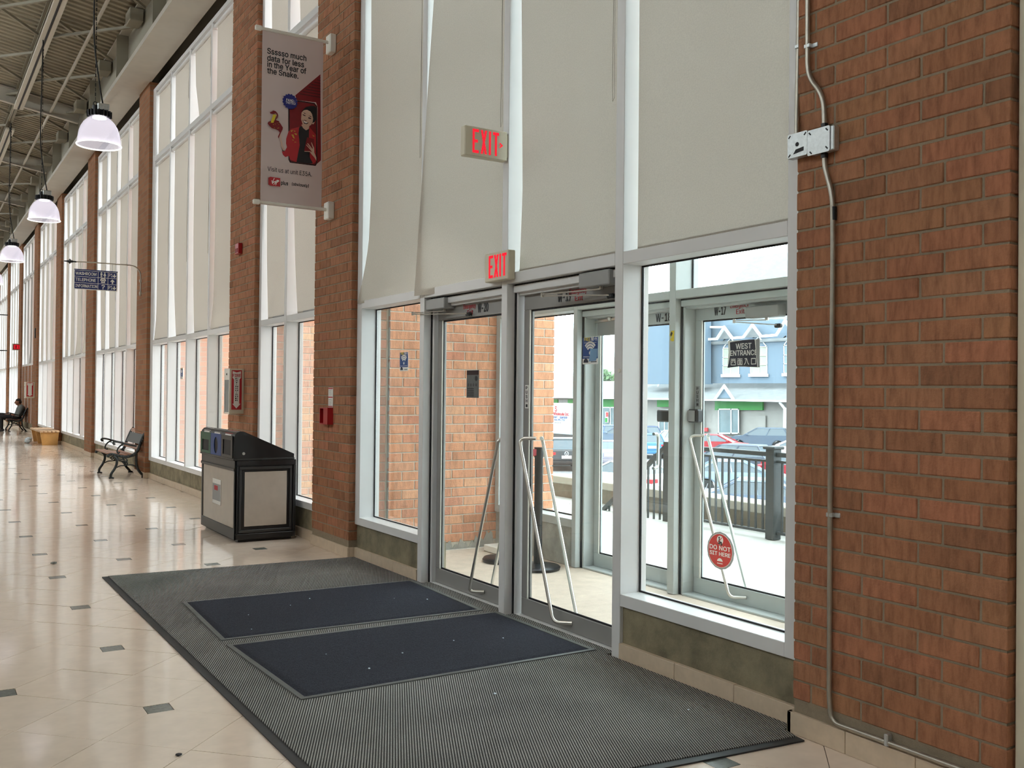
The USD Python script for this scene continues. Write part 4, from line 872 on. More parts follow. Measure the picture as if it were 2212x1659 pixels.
pr('hand', [Polygon(pb([(1265, 300), (1290, 300), (1420, 430), (1460, 400), (1410, 240), (1425, 235), (1495, 390), (1500, 520), (1555, 650), (1555, 740), (1500, 650), (1420, 560), (1380, 500), (1230, 490), (1225, 470), (1380, 480), (1440, 510), (1400, 450)])), Polygon(pb([(1300, 265), (1330, 262), (1460, 430), (1440, 460)]))], 'skin_print')
pr('logo_side', pb([(235, 1205), (290, 1182), (290, 1425), (235, 1395)]), 'lips' if 'lips' in MAT else 'red_plastic')
pr('logo_box', pb([(290, 1182), (560, 1222), (560, 1455), (290, 1425)]), 'red_print')
def strokes(lst, r): return unary_union([LineString(s).buffer(r) for s in lst])
pr('logo_script', strokes([pb([(320, 1300), (335, 1290), (350, 1380), (365, 1290), (395, 1222)]), pb([(330, 1350), (380, 1340), (440, 1300), (520, 1280), (440, 1330), (380, 1400)]), pb([(380, 1320), (430, 1310), (425, 1340)]), pb([(440, 1330), (435, 1412), (455, 1350), (520, 1300)]), pb([(470, 1270), (525, 1305)])], .0028), 'white_print')
b2 = thing('hanging_banner', 'distant pale banner with red print at the left picture edge', 'banner', (2.9, 46.6, 3.4))
z0, z1 = float(at(5, 757, Y=46.6)[2]), float(at(5, 680, Y=46.6)[2])
obj('cloth', MB().box(2.55, 3.17, 46.595, 46.605, z0, z1), 'banner', b2)
obj('pole', MB().cyl((2.5, 46.6, z1), (3.53, 46.6, z1), .02).cyl((2.5, 46.6, z0), (3.53, 46.6, z0), .02), 'black_metal', b2)
hh = z1 - z0
obj('red_print', MB().ext(Polygon([(3.17, z0+hh*.72), (2.95, z0+hh*.58), (2.93, z0+hh*.25), (3.16, z0+hh*.27)]), .004, frame((0, 46.594, 0), (1, 0, 0), (0, 0, 1))), 'deep_red', b2)
obj('figure_print', MB().ext(Polygon([(3.15, z0+hh*.52), (3.0, z0+hh*.5), (2.98, z0+hh*.25), (3.15, z0+hh*.25)]), .004, frame((0, 46.589, 0), (1, 0, 0), (0, 0, 1))), 'black_print', b2)

# ================================================================== STICKERS AND SMALL THINGS ON THE GLASS
def wifi(label, x, y1, w, z0, h, torn=False):
    t = thing('wifi_sticker', label, 'sticker', (x, y1-w/2, z0)); F = faceX(x-.0005, y1, z0)
    obj('sheet', MB().ext(sbox(0, 0, w, h), .0005, faceX(x, y1, z0)), 'white_print', t); obj('blue_field', MB().ext(sbox(0, h*.21, w, h), .0006, F), 'blue_print', t)
    g = MB(); c = (w*.5, h*.42)
    for r in (.10, .20, .30, .40): g.ext(Polygon(arc(c[0], c[1], r*w+.055*w, 40, 140) + arc(c[0], c[1], r*w-.02*w, 140, 40)) if r > .1 else Point(c[0], c[1]).buffer(.07*w), .0006, faceX(x-.0012, y1, z0))
    g.ext(sbox(w*.1, h*.80, w*.9, h*.815), .0006, faceX(x-.0012, y1, z0)).ext(sbox(w*.06, h*.27, w*.92, h*.29), .0006, faceX(x-.0012, y1, z0)); g.add(text('Wi-Fi', w*.16, faceX(x-.0012, y1-w*.56, z0+h*.87), width=w*.38, bold=True, d=.0006))
    obj('wifi_symbol', g, 'white_print', t)
    obj('yellow_lettering', text('FREE', w*.13, faceX(x-.0012, y1-w*.1, z0+h*.875), width=w*.42, bold=True, d=.0006), 'yellow_print', t)
    obj('emblem', MB().ext(Polygon(arc(w*.22, h*.06, w*.16, 0, 180)), .0006, F).ext(sbox(w*.55, h*.07, w*.92, h*.10), .0006, F), 'navy_print', t)
    if torn: obj('blue_patch', MB().ext(Polygon([(w*.52, h*.58), (w*.98, h*.57), (w*.98, h*.30), (w*.88, h*.12), (w*.42, h*.1), (w*.5, h*.36)]), .0006, faceX(x-.0020, y1, z0)), 'lightblue', t)
wifi('small blue wifi sticker on the side light left of the doors', 3.742, 7.903, .168, 1.760, .167)
wifi('larger blue wifi sticker with a torn patch on the right inner door', 3.717, 5.088, .165, 1.767, .172, True)
for y, z, bi in ((10.32, 1.9, 0),): pass
wifi('tiny blue wifi sticker on the glass behind the recycling bin bay', 3.742, 16.20, .16, 1.74, .18)
nt = thing('notice_sticker', 'dark brown notice printed on the left inner door glass', 'sticker', (3.717, 6.53, 1.535)); F = faceX(3.716, 6.625, 1.535)
obj('sheet', MB().ext(sbox(0, 0, .192, .214), .0006, F), 'rubber_worn', nt); obj('header_band', MB().ext(sbox(.002, .178, .19, .212), .0006, faceX(3.7152, 6.625, 1.535)), 'red_black', nt)
g = MB()
for k in range(5): g.ext(sbox(.012, .012+.014*k, .115, .019+.014*k), .0006, faceX(3.7152, 6.625, 1.535))
for k in range(4): g.ext(Point(.03+.04*k, .10).buffer(.011).difference(Point(.03+.04*k, .10).buffer(.006)), .0006, faceX(3.7152, 6.625, 1.535))
g.ext(Point(.15, .15).buffer(.02), .0006, faceX(3.7152, 6.625, 1.535)); obj('print', g, 'black_print', nt)
wn_ = thing('paper_notice', 'white paper notice half hidden behind the middle door post', 'notice', (3.76, 5.95, 1.7)); obj('sheet', MB().box(3.752, 3.754, 5.90, 6.125, 1.685, 1.875), 'white_print', wn_)
g = MB(); 
for k, (u, z) in enumerate([(6.075, 1.855), (6.07, 1.765)]): g.box(3.7505, 3.752, 5.92, u-.01, z-.012, z+.008)
obj('print', g, 'grey_print', wn_)
for nm, lb, X_, y1, z1, m_ in (('push_sticker', 'vertical white PUSH sticker on the right inner door stile', 3.70, 5.747, 1.633, 'white_print'), ('push_sticker', 'vertical grey PUSH sticker on the outer door stile', 5.30, 5.730, 1.645, 'grey_print')):
    t = thing(nm, lb, 'sticker', (X_, y1, z1-.165)); obj('sheet', MB().box(X_-.002, X_-.0005, y1-.047, y1, z1-.165, z1), m_, t); g = MB()
    for k, ch in enumerate('PUSH'): g.add(text(ch, .021, faceX(X_-.003, y1-.012, z1-.03-.031*k), width=.022, bold=True, d=.0008))
    g.add(text('推', .02, faceX(X_-.003, y1-.012, z1-.158), width=.02, d=.0008)) if False else g.box(X_-.003, X_-.002, y1-.034, y1-.012, z1-.156, z1-.136)
    obj('lettering', g, 'black_print', t)
wsg = thing('west_entrance_sticker', 'wrinkled navy WEST ENTRANCE sticker on the outer door glass', 'sticker', (5.315, 5.26, 1.79))
def we(px, py): p = at(1510 + px/11.642, 690 + py/11.643, X=5.318); return (-float(p[1]), float(p[2]))
def wpoly(pts, d, x): return MB().ext(Polygon([we(*p) for p in pts]).buffer(0), d, frame((x, 0, 0), (0, -1, 0), (0, 0, 1)))
obj('white_backing', wpoly([(730, 545), (1110, 515), (1535, 490), (1535, 1210), (1300, 1200), (1000, 1185), (720, 1220), (745, 830)], .0008, 5.317), 'white_print', wsg)
obj('navy_field', wpoly([(785, 580), (1110, 525), (1400, 500), (1430, 800), (1470, 1195), (1200, 1185), (1000, 1180), (725, 1215), (760, 1080), (800, 840)], .0008, 5.3155), 'navy_print', wsg)
g = MB()
def wline(s, p0, p1, h): a, b = we(*p0), we(*p1); g.add(text(s, h, frame((5.3135, -a[0], a[1]), (0, -1, .0), (0, 0, 1)), width=b[0]-a[0], bold=True, d=.0008))
wline('WEST', (935, 745), (1330, 735), .040); wline('ENTRANCE', (795, 915), (1475, 895), .038)
def cj(pts): return LineString([we(*p) for p in pts]).buffer(.0032, cap_style=2)
cjk = [cj(p) for p in ([(810, 1000), (935, 1000)], [(818, 1035), (818, 1145), (928, 1145), (928, 1035), (818, 1035)], [(852, 1000), (852, 1070), (835, 1100)], [(895, 1000), (895, 1080), (915, 1085)], [(978, 995), (1105, 995)], [(1040, 995), (1035, 1035)], [(985, 1035), (985, 1138), (1095, 1138), (1095, 1035), (985, 1035)], [(1022, 1035), (1022, 1138)], [(1060, 1035), (1060, 1138)], [(1022, 1072), (1060, 1072)], [(1022, 1105), (1060, 1105)], [(1160, 990), (1210, 985), (1240, 1100), (1270, 1135)], [(1195, 1000), (1180, 1090), (1145, 1140)], [(1330, 985), (1330, 1125), (1440, 1118), (1435, 980), (1330, 985)])]
for c in cjk: g.ext(c, .0008, frame((5.3135, 0, 0), (0, -1, 0), (0, 0, 1)))
obj('lettering', g, 'white_print', wsg)
obj('curled_edge', wpoly([(1440, 500), (1535, 492), (1535, 1210), (1500, 1200), (1455, 850)], .0008, 5.3128), 'grey_print', wsg)
disc = thing('round_sign', 'round red DO NOT SIT HERE disc fixed to the outer pull bar', 'sign', (5.2, 5.345, .26)); Cy, Cz, R = 5.345, .402, .142
obj('backing', MB().cyl((5.212, Cy, Cz), (5.205, Cy, Cz), R), 'grey_print', disc); F = faceX(5.2045, Cy, Cz)
obj('white_ring', MB().ext(Point(0, 0).buffer(R*.90, 32), .0008, F), 'white_print', disc); obj('red_field', MB().ext(Point(0, 0).buffer(R*.875, 32), .0008, faceX(5.2035, Cy, Cz)), 'sign_red', disc)
g = MB(); Fw = faceX(5.2025, Cy, Cz); g.add(text('DO NOT', .032, faceX(5.2025, Cy+R*.78, Cz+R*.03), width=R*1.56, bold=True, d=.0008)).add(text('SIT HERE', .028, faceX(5.2025, Cy+R*.77, Cz-R*.27), width=R*1.54, bold=True, d=.0008))
g.ext(Point(0, R*.56).buffer(R*.235), .0008, Fw).ext(Polygon(arc(0, -R*.62, R*.22, 15, 165)), .0008, Fw).ext(sbox(-R*.2, -R*.70, R*.2, -R*.66), .0008, Fw)
obj('lettering', g, 'white_print', disc)
g = MB(); Fk = faceX(5.2015, Cy, Cz); g.ext(Point(-R*.06, R*.68).buffer(R*.055), .0008, Fk).ext(LineString([(-R*.05, R*.58), (-R*.02, R*.44), (R*.1, R*.44), (R*.12, R*.32)]).buffer(R*.045), .0008, Fk).ext(LineString([(-R*.12, R*.5), (-R*.12, R*.38), (R*.02, R*.36)]).buffer(R*.025), .0008, Fk)
obj('sitting_pictogram', g, 'black_print', disc); obj('bar', MB().ext(LineString([(R*.14, R*.7), (-R*.14, R*.42)]).buffer(R*.02), .0008, faceX(5.2005, Cy, Cz)), 'sign_red', disc)
cr_ = thing('card_reader', 'black and grey card reader box on the outer door stile', 'lock box', (5.26, 5.70, 1.355)); obj('case', MB().box(5.235, 5.30, 5.640, 5.775, 1.357, 1.462, .012), 'black_plastic', cr_); obj('face', MB().box(5.228, 5.236, 5.668, 5.758, 1.366, 1.452, .003), 'grey_plastic', cr_)
c3_ = thing('card_reader', 'grey lock box on the outside of the left outer door', 'lock box', (5.40, 6.2, 1.35)); obj('case', MB().box(5.346, 5.42, 6.10, 6.26, 1.345, 1.447, .01), 'black_plastic', c3_); obj('face', MB().box(5.350, 5.416, 6.08, 6.215, 1.35, 1.442, .006), 'grey_plastic', c3_)
ys = thing('torn_sticker', 'torn yellow and black sticker on the outer frame post', 'sticker', (5.118, 5.81, 1.9)); F = faceX(5.1185, 0, 0)
def ypx(px, py): p = at(1395 + px/11.85, 660 + py/11.85, X=5.119); return (-float(p[1]), float(p[2]))
obj('yellow_sheet', MB().ext(Polygon([ypx(*p) for p in [(610, 760), (650, 650), (730, 640), (720, 910), (670, 920), (620, 870), (680, 790), (640, 800)]]).buffer(0), .0008, frame((5.119, 0, 0), (0, -1, 0), (0, 0, 1))), 'yellow_print', ys)
obj('black_mark', MB().ext(Polygon([ypx(*p) for p in [(630, 740), (660, 670), (690, 700), (670, 770), (640, 790)]]).buffer(0), .0008, frame((5.118, 0, 0), (0, -1, 0), (0, 0, 1))), 'black_print', ys)

# ================================================================== RECYCLING BIN
rb = thing('recycling_bin', 'black three-stream recycling station with grey panels and sloped hood', 'bin', (3.17, 10.58, 0))
BX0, BX1, BY0, BY1 = 2.85, 3.50, 9.925, 11.265
obj('cabinet', MB().box(BX0+.02, BX1, BY0+.02, BY1, .03, .845, .006), 'black_plastic', rb)
obj('plinth', MB().box(BX0+.05, BX1-.03, BY0+.05, BY1-.03, 0, .03), 'black_plastic', rb)
s = MB()   # side frame, seen from the doors
for b in ((BX0, BX1, .03, .085), (BX0, BX1, .79, .845), (BX0, BX0+.035, .085, .79), (BX1-.03, BX1, .085, .79)): s.box(b[0], b[1], BY0, BY0+.02, b[2], b[3], .004)
obj('side_frame', s, 'black_plastic', rb)
s = MB()
for b in ((BX0+.045, BX1-.04, .095, .125), (BX0+.045, BX1-.04, .75, .78), (BX0+.045, BX0+.07, .125, .75), (BX1-.065, BX1-.04, .125, .75)): s.box(b[0], b[1], BY0+.004, BY0+.024, b[2], b[3], .004)
obj('inner_frame', s, 'dark_plastic', rb)
obj('side_panel', MB().box(BX0+.105, BX1-.095, BY0+.014, BY0+.024, .16, .725, .002), 'bin_panel', rb)
s = MB()
for b in ((BY0, BY1, .03, .14), (BY0, BY1, .76, .845), (BY0, BY0+.05, .14, .76), (BY1-.05, BY1, .14, .76)): s.box(BX0, BX0+.02, b[0], b[1], b[2], b[3], .004)
obj('front_frame', s, 'dark_plastic', rb)
obj('front_panel', MB().box(BX0+.008, BX0+.02, BY0+.05, BY1-.05, .14, .76, .002), 'bin_gloss', rb)
obj('top_trim', MB().box(BX0-.012, BX0+.006, BY0+.005, BY1-.005, .735, .765, .005), 'dark_plastic', rb)
pl_ = obj('poster', MB().box(BX0+.004, BX0+.0075, 10.47, 10.80, .33, .60), 'white_print', rb)
g = MB().box(BX0+.002, BX0+.004, 10.48, 10.79, .37, .55); obj('poster_print', g, 'grey_print', rb); obj('poster_print', MB().box(BX0+.0008, BX0+.002, 10.58, 10.72, .48, .53), 'red_print', rb)
hood = [(2.838, .852), (2.838, 1.085), (2.846, 1.115), (2.868, 1.138), (2.90, 1.148), (2.935, 1.145), (2.965, 1.132), (3.475, .905), (3.475, .872), (3.475, .852)]
obj('hood', MB().ext(Polygon(hood), BY1-BY0-.03, frame((0, BY1-.015, 0), (1, 0, 0), (0, 0, 1))), 'black_plastic', rb)
obj('hood_end', MB().ext(Polygon(hood), .015, frame((0, BY0+.015, 0), (1, 0, 0), (0, 0, 1))), 'black_plastic', rb)
obj('hood_rim', MB().box(2.832, 3.482, BY0-.002, BY1+.002, .846, .868, .004), 'dark_plastic', rb)
obj('lock', MB().cyl((2.935, BY0+.002, .918), (2.935, BY0-.010, .918), .015), 'steel', rb)
ysp = [BY0+.03, BY0+.455, BY0+.88, BY1-.02]
for k, (m_, nm) in enumerate((('black_plastic', 'black'), ('blue_print', 'blue'), ('green_print', 'green'))):
    a, b = ysp[k], ysp[k+1]; c = (a+b)/2; hole = (sbox(-.15, .03, .15, .185), affinity.scale(Point(0, .107).buffer(1, 24), .075, .088), sbox(-.14, .03, .14, .15))[k]
    pl2 = sbox(-(b-a)/2+.004, 0, (b-a)/2-.004, .232).difference(hole)
    obj('slot_panel', MB().ext(pl2, .006, faceX(2.834, c, .868)), m_, rb, label=f'{nm} disposal slot panel'); obj('opening', MB().ext(hole, .001, faceX(2.8372, c, .868)), 'gap', rb)
    obj('label_strip', MB().box(2.8295, 2.834, c-.12, c+.12, 1.105-.008, 1.118), 'white_print', rb) if False else obj('label_strip', MB().ext(sbox(-.11, 0, .11, .028), .001, frame((2.838, c, 1.085), (0, -1, 0), (.25, 0, .97))), 'white_print', rb)
    obj('top_label', MB().ext(sbox(-.14, 0, .14, .05), .001, frame((2.848, c, 1.118), (0, -1, 0), (.84, 0, .54))), ('red_print', 'grey_print', 'white_print')[k], rb)

# ================================================================== IRON BENCH (the man's bench is a copy)
def bench_pts(l): return [(float(p[0]), float(p[2])) for p in (at(100 + x/8.733, 860 + y/8.733, Y=17.955) for x, y in l)]
ib = thing('iron_bench', 'black cast-iron park bench with wooden slats beside the brick pillar', 'bench', (3.25, 18.55, 0))
paths = {'back_post': ([(1905, 600), (1850, 680), (1800, 790), (1765, 880), (1735, 970), (1680, 1045), (1590, 1090), (1480, 1105), (1350, 1085), (1250, 1062), (1185, 1070), (1150, 1105)], .026),
         'front_leg': ([(1270, 1085), (1325, 1150), (1328, 1235), (1290, 1330), (1225, 1430), (1215, 1500)], .022), 'front_foot': ([(1180, 1512), (1225, 1500), (1275, 1510)], .016),
         'rear_leg': ([(1700, 1045), (1695, 1150), (1708, 1270), (1745, 1370), (1815, 1450), (1840, 1490)], .022), 'rear_foot': ([(1795, 1492), (1840, 1484), (1880, 1490)], .016),
         'stretcher': ([(1325, 1310), (1390, 1278), (1480, 1270), (1600, 1258), (1660, 1275), (1705, 1320)], .010),
         'armrest': ([(1700, 905), (1600, 888), (1480, 858), (1380, 832), (1300, 822), (1262, 840), (1275, 868), (1300, 858)], .016),
         'arm_support': ([(1470, 860), (1400, 898), (1350, 955), (1338, 1010), (1360, 1040), (1385, 1020)], .013),
         'scroll': ([(1420, 1100), (1490, 1130), (1525, 1180), (1480, 1240), (1450, 1215), (1475, 1190), (1530, 1225), (1500, 1275)], .009), 'scroll_b': ([(1330, 1100), (1380, 1160), (1440, 1150), (1470, 1120)], .009)}
for y in (17.955, 19.18):
    fr = MB()
    for nm, (pts, r) in paths.items():
        c = smooth_curve([(x, y, max(z, .006)) for x, z in bench_pts(pts)], 6); fr.tube(c, r, 8)
    for (x, z), (x2, z2) in zip(bench_pts(paths['back_post'][0]), bench_pts(paths['back_post'][0])[1:]):
        for t in (.25, .75): fr.add(trimesh.creation.icosphere(1, .019), np.array([[1, 0, 0, x+(x2-x)*t], [0, 1, 0, y-.014], [0, 0, 1, z+(z2-z)*t], [0, 0, 0, 1]]))
    v, f = fr.get(); v[:, 2] = np.maximum(v[:, 2], 0); obj('side_frame', (v, f), 'iron', ib, smooth=50)
post = np.array(bench_pts(paths['back_post'][0]))
seat = [(2.965, .405), (3.04, .425), (3.12, .425), (3.20, .418), (3.28, .412)]
p0 = post[-1]; sx0, sz0 = p0[0], p0[1]
for k in range(5):
    t = k/4; x = sx0 + .03 + t*(post[6][0]-sx0-.02); z = np.interp(x, post[::-1][:6, 0], post[::-1][:6, 1]) + .022
    obj('seat_slat', MB().box(x-.036, x+.036, 17.95, 19.185, z-.012, z+.012, .004), 'bench_wood', ib)
def backbar(t0, t1, m, name, th=.022):
    a, b = np.array([np.interp(t0, [0, 1], [post[4][i], post[0][i]]) for i in (0, 1)]), np.array([np.interp(t1, [0, 1], [post[4][i], post[0][i]]) for i in (0, 1)])
    d = (b-a)/np.linalg.norm(b-a); nrm = np.array([-d[1], d[0]])*th/2; off = np.array([-.02, 0])
    P4 = [a-nrm+off, b-nrm+off, b+nrm+off, a+nrm+off]; obj(name, MB().ext(Polygon(P4).buffer(0), 1.225, frame((0, 19.18, 0), (1, 0, 0), (0, 0, 1))), m, ib)
backbar(.80, .98, 'bench_wood', 'back_slat'); backbar(.27, .76, 'iron', 'back_panel', .016); backbar(-.02, .20, 'bench_wood', 'back_slat')
obj('tie_rod', MB().cyl((3.25, 17.955, .30), (3.25, 19.18, .30), .009), 'iron', ib)
ib2 = dup(ib, (3.25, 38.95, 0), 0, 'far black iron bench with the man sitting on it')

# wooden slatted bench
wb_ = thing('wooden_bench', 'low wooden bench with slatted top and tapered plywood end panels', 'bench', (3.28, 30.2, 0))
e_ = lambda x, y: tuple(float(c) for c in at(x/8.733, 780 + y/8.733, Y=29.12)[[0, 2]])
tb = [e_(755, 1348), e_(1140, 1348), e_(1105, 1585), e_(800, 1585)]; ztop = tb[0][1]
pan = Polygon([(tb[0][0], ztop), (min(3.50, tb[1][0]), ztop), (min(3.47, tb[2][0]), 0), (tb[3][0], 0)])
for y in (29.12, 30.2, 31.3): obj('end_panel', MB().ext(pan, .05, frame((0, y+.05, 0), (1, 0, 0), (0, 0, 1))), 'box_wood', wb_)
sx0, sx1 = e_(742, 1330)[0], min(3.515, e_(1170, 1330)[0]); w_ = (sx1-sx0)/5
for k in range(5): obj('top_slat', MB().box(sx0+k*w_+.008, sx0+(k+1)*w_-.008, 29.06, 31.6, ztop, ztop+.045, .005), 'box_slat', wb_)

# ================================================================== PENDANT LAMPS
PX = 2.0
def pendant(y, x, label, z=4.60):
    t = thing('pendant_lamp', label, 'lamp', (x, y, z), group='lamps outside the picture' if 'outside' in label else None); R = .265
    prof = [(R, 0), (R*.985, .02), (R*.965, .07), (R*.92, .15), (R*.84, .22), (R*.70, .285), (R*.52, .335), (R*.36, .36)]
    v, f = MB().lathe([(r, z+h) for r, h in prof], 40, (x, y, 0)).get(); obj('shade', (v, f), 'lamp_shade', t, smooth=60)
    a = np.linspace(0, 2*PI, 41); obj('rim', MB().tube(np.column_stack([x+R*np.cos(a), y+R*np.sin(a), np.full(41, z)]), .010, 6, caps=False), 'lamp_rim', t, smooth=60)
    obj('led_disc', MB().cyl((x, y, z+.352), (x, y, z+.345), .085), 'led', t)
    hs = MB().cyl((x, y, z+.36), (x, y, z+.43), .125)
    for k in range(18):
        c, s = math.cos(k*PI/9), math.sin(k*PI/9); hs.bar((x+.11*c, y+.11*s, z+.395), (x+.15*c, y+.15*s, z+.395), .012, .075)
    obj('heat_sink', hs, 'lamp_housing', t)
    obj('driver_box', MB().box(x-.03, x+.11, y-.055, y+.055, z+.445, z+.53, .008), 'galv', t); obj('neck', MB().cyl((x-.05, y, z+.42), (x-.05, y, z+.50), .035), 'lamp_housing', t)
    a = np.linspace(0, 2*PI, 17); obj('hook', MB().tube(np.column_stack([x-.05+.022*np.cos(a), np.full(17, y), z+.525+.022*np.sin(a)]), .006, 6), 'lamp_housing', t)
    top = 7.795 if x > 0 else deck_z(x) - .25; ch = MB()
    for k in range(int((top-z-.55)/.06)):
        zz = z+.56+k*.06; ch.box(x-.056, x-.044, y-.003, y+.003, zz, zz+.045) if k % 2 else ch.box(x-.053, x-.047, y-.008, y+.008, zz, zz+.045)
    obj('chain', ch, 'black_metal', t, kind='stuff')
    obj('power_cord', MB().tube(smooth_curve([(x+.04, y, z+.53), (x-.01, y-.02, z+.8), (x-.075, y, z+1.4), (x-.07, y, z+2.4), (x-.06, y, top)], 6), .010, 6), 'black_cord', t)
    L = UsdLux.SphereLight.Define(stage, numbered('/World/pendant_light')); L.CreateRadiusAttr(.06); L.CreateIntensityAttr(LAMP*8); L.CreateColorAttr(Gf.Vec3f(1, .97, .93))
    sh = UsdLux.ShapingAPI.Apply(L.GetPrim()); sh.CreateShapingConeAngleAttr(40.0); sh.CreateShapingConeSoftnessAttr(.25)
    UsdGeom.Xformable(L).AddTranslateOp().Set(Gf.Vec3d(x, y, z+.30))
for y, z, lb in ((13.18, 4.665, 'nearest lit dome pendant lamp hanging from a chain at upper left'), (19.07, 4.575, 'second lit dome pendant lamp, lower and farther than the nearest one'), (25.5, 4.545, 'third lit dome pendant lamp, small, near the left edge'), (31.5, 4.55, 'fourth lit pendant lamp cut by the left picture edge')): pendant(y, PX, lb, z)

for x, y in [(2.0, 7.0), (2.0, .8), (2.0, -5.2), (2.0, 37.5), (2.0, 43.5), (2.0, 49.5)] + [(-3.2, yy) for yy in (-5.2, .8, 6.9, 13.2, 19.1, 25.5, 31.5, 37.5, 43.5)]:  # unseen pendants out of view, placed to light the hall
    pendant(y, x, 'dome pendant lamp outside the picture, placed to light the concourse', 4.65 if x > 0 else 5.2)
def strip(y0, y1, label, x0=1.885):
    z = 7.80; t = thing('strip_fixture', label, 'light fixture', (x0+.09, (y0+y1)/2, z)); obj('channel', MB().box(x0, x0+.075, y0, y1, z, z+.05, .004), 'strip_paint', t); obj('channel', MB().box(x0+.115, x0+.19, y0, y1, z, z+.05, .004), 'strip_paint', t)
    obj('spine', MB().box(x0+.075, x0+.115, y0, y1, z+.02, z+.06), 'gap', t)
    g = MB()
    y = y0 + .5
    while y < y1: g.cyl((x0+.09, y, z+.05), (x0+.09, y, deck_z(x0+.09)-.1), .008); y += 3.0
    obj('hanger', g, 'black_metal', t)
strip(6, 24.2, 'long unlit double strip fixture under the roof, nearer one'); strip(26.2, 46, 'long unlit double strip fixture under the roof, farther one')

# ================================================================== THE SITTING MAN
def body(bones, step=.02, it=8):
    import manifold3d as mf
    def ball(p, r): return mf.Manifold.sphere(r, 20).translate(tuple(map(float, p)))
    m = mf.Manifold.batch_boolean([mf.Manifold.batch_hull([ball(a, ra), ball(b, rb)]) for a, ra, b, rb in bones], mf.OpType.Add).refine_to_length(step)
    q = m.to_mesh(); t = trimesh.Trimesh(q.vert_properties[:, :3], q.tri_verts, process=True); trimesh.smoothing.filter_taubin(t, iterations=it); return t
YM = 38.95; DXM = -.05
mp = lambda px, py, dy=0: (float(at(px, py, Y=YM)[0]) + DXM, YM+dy,) + (float(at(px, py, Y=YM)[2]),)
man_ = thing('person', 'man in a grey jacket and dark trousers sitting on the far iron bench, head bowed', 'person', (3.3, YM, 0))
head, neck, chest, belly, hip = mp(42, 868), mp(46, 877.5), mp(48.5, 884), mp(46, 894), mp(42, 902)
sk = [(head, .09, (head[0]-.01, YM, head[2]-.05), .075), ((head[0]+.03, YM, head[2]-.03), .07, neck, .062), (neck, .062, chest, .12), (chest, .13, belly, .15), (belly, .15, hip, .16)]
cl_, tr = [], []
cl_ += [(neck, .07, chest, .14), (chest, .15, belly, .165), (belly, .165, hip, .165)]
for s in (-1, 1):
    sh, el, ha = (chest[0]+.0, YM+s*.19, chest[2]+.08), mp(41, 897, s*.26), mp(19, 896, s*.07)
    cl_ += [((chest[0], YM, chest[2]+.08), .10, sh, .078), (sh, .078, el, .062), (el, .062, (ha[0]+.08, ha[1], ha[2]), .045)]
    sk += [(sh, .06, el, .05), (el, .05, ha, .036), (ha, .04, (ha[0]-.08, ha[1], ha[2]-.01), .03)]
    hp = (hip[0], YM+s*.1, hip[2]); kn_ = (2.78, YM+s*.14, .52 + (.06 if s > 0 else 0)); an = (2.74 + (0 if s > 0 else .06), YM+s*.12, .09 + (.02 if s > 0 else 0)); to = (an[0]-.17, an[1], .045)
    tr += [(hp, .12, kn_, .078), (kn_, .075, an, .05)]; sk += [(hp, .09, kn_, .06), (kn_, .06, an, .04), (an, .04, to, .03)]
    obj('shoe', body([((an[0]+.04, an[1], .05), .05, (to[0], to[1], .045), .042)], .02, 4), 'shoe', man_, smooth=60)
obj('body', body(sk), 'skin', man_, smooth=60); obj('jacket', body(cl_), 'jacket', man_, smooth=60); obj('trousers', body(tr), 'trousers', man_, smooth=60)
obj('hair', body([((head[0]+.015, YM, head[2]+.03), .093, (head[0]+.04, YM, head[2]-.01), .088)], .02, 3), 'hair', man_, smooth=60)
for s in (-1, 1): obj('ear', body([((head[0]+.01, YM+s*.09, head[2]-.02), .018, (head[0]+.01, YM+s*.09, head[2]+.005), .02)], .01, 2), 'skin', man_)
obj('nose', body([((head[0]-.085, YM, head[2]-.01), .014, (head[0]-.10, YM, head[2]-.04), .018)], .01, 2), 'skin', man_)
obj('eye', MB().add(trimesh.creation.icosphere(1, .010), frame((head[0]-.083, YM-.035, head[2]+.005), (1, 0, 0), (0, 1, 0))).add(trimesh.creation.icosphere(1, .010), frame((head[0]-.083, YM+.035, head[2]+.005), (1, 0, 0), (0, 1, 0))), 'gap', man_)

# ================================================================== IN THE VESTIBULE
st = thing('stanchion', 'black belt barrier post on a round base in the vestibule', 'barrier post', (4.80, 7.22, 0))
obj('base', MB().lathe([(0, 0), (.20, 0), (.205, .02), (.19, .035), (.06, .05), (0, .052)], 32, (4.80, 7.22, 0)), 'black_plastic', st, smooth=40); obj('post', MB().cyl((4.80, 7.22, .05), (4.80, 7.22, 1.00), .038), 'black_metal', st, smooth=50); obj('head', MB().cyl((4.80, 7.22, 1.0), (4.80, 7.22, 1.09), .042), 'black_plastic', st, smooth=50)
obj('belt_end', MB().box(4.70, 4.765, 7.20, 7.24, 1.015, 1.075, .004), 'red_plastic', st)
st2 = thing('round_weight', 'loose black round barrier weight lying behind the left door', 'barrier weight', (4.72, 7.68, 0)); obj('base', MB().lathe([(0, 0), (.20, 0), (.205, .02), (.19, .04), (.07, .055), (0, .055)], 32, (4.74, 7.70, 0)), 'black_plastic', st2, smooth=40)
wbx = thing('router_box', 'small white plastic device lying on the vestibule floor', 'box', (4.95, 8.15, 0)); obj('case', MB().box(4.87, 5.09, 8.03, 8.30, 0, .065, .006), 'white_plastic', wbx); obj('vent', MB().box(4.88, 4.98, 8.026, 8.031, .025, .029).box(4.90, 4.92, 8.026, 8.031, .01, .05), 'gap', wbx)

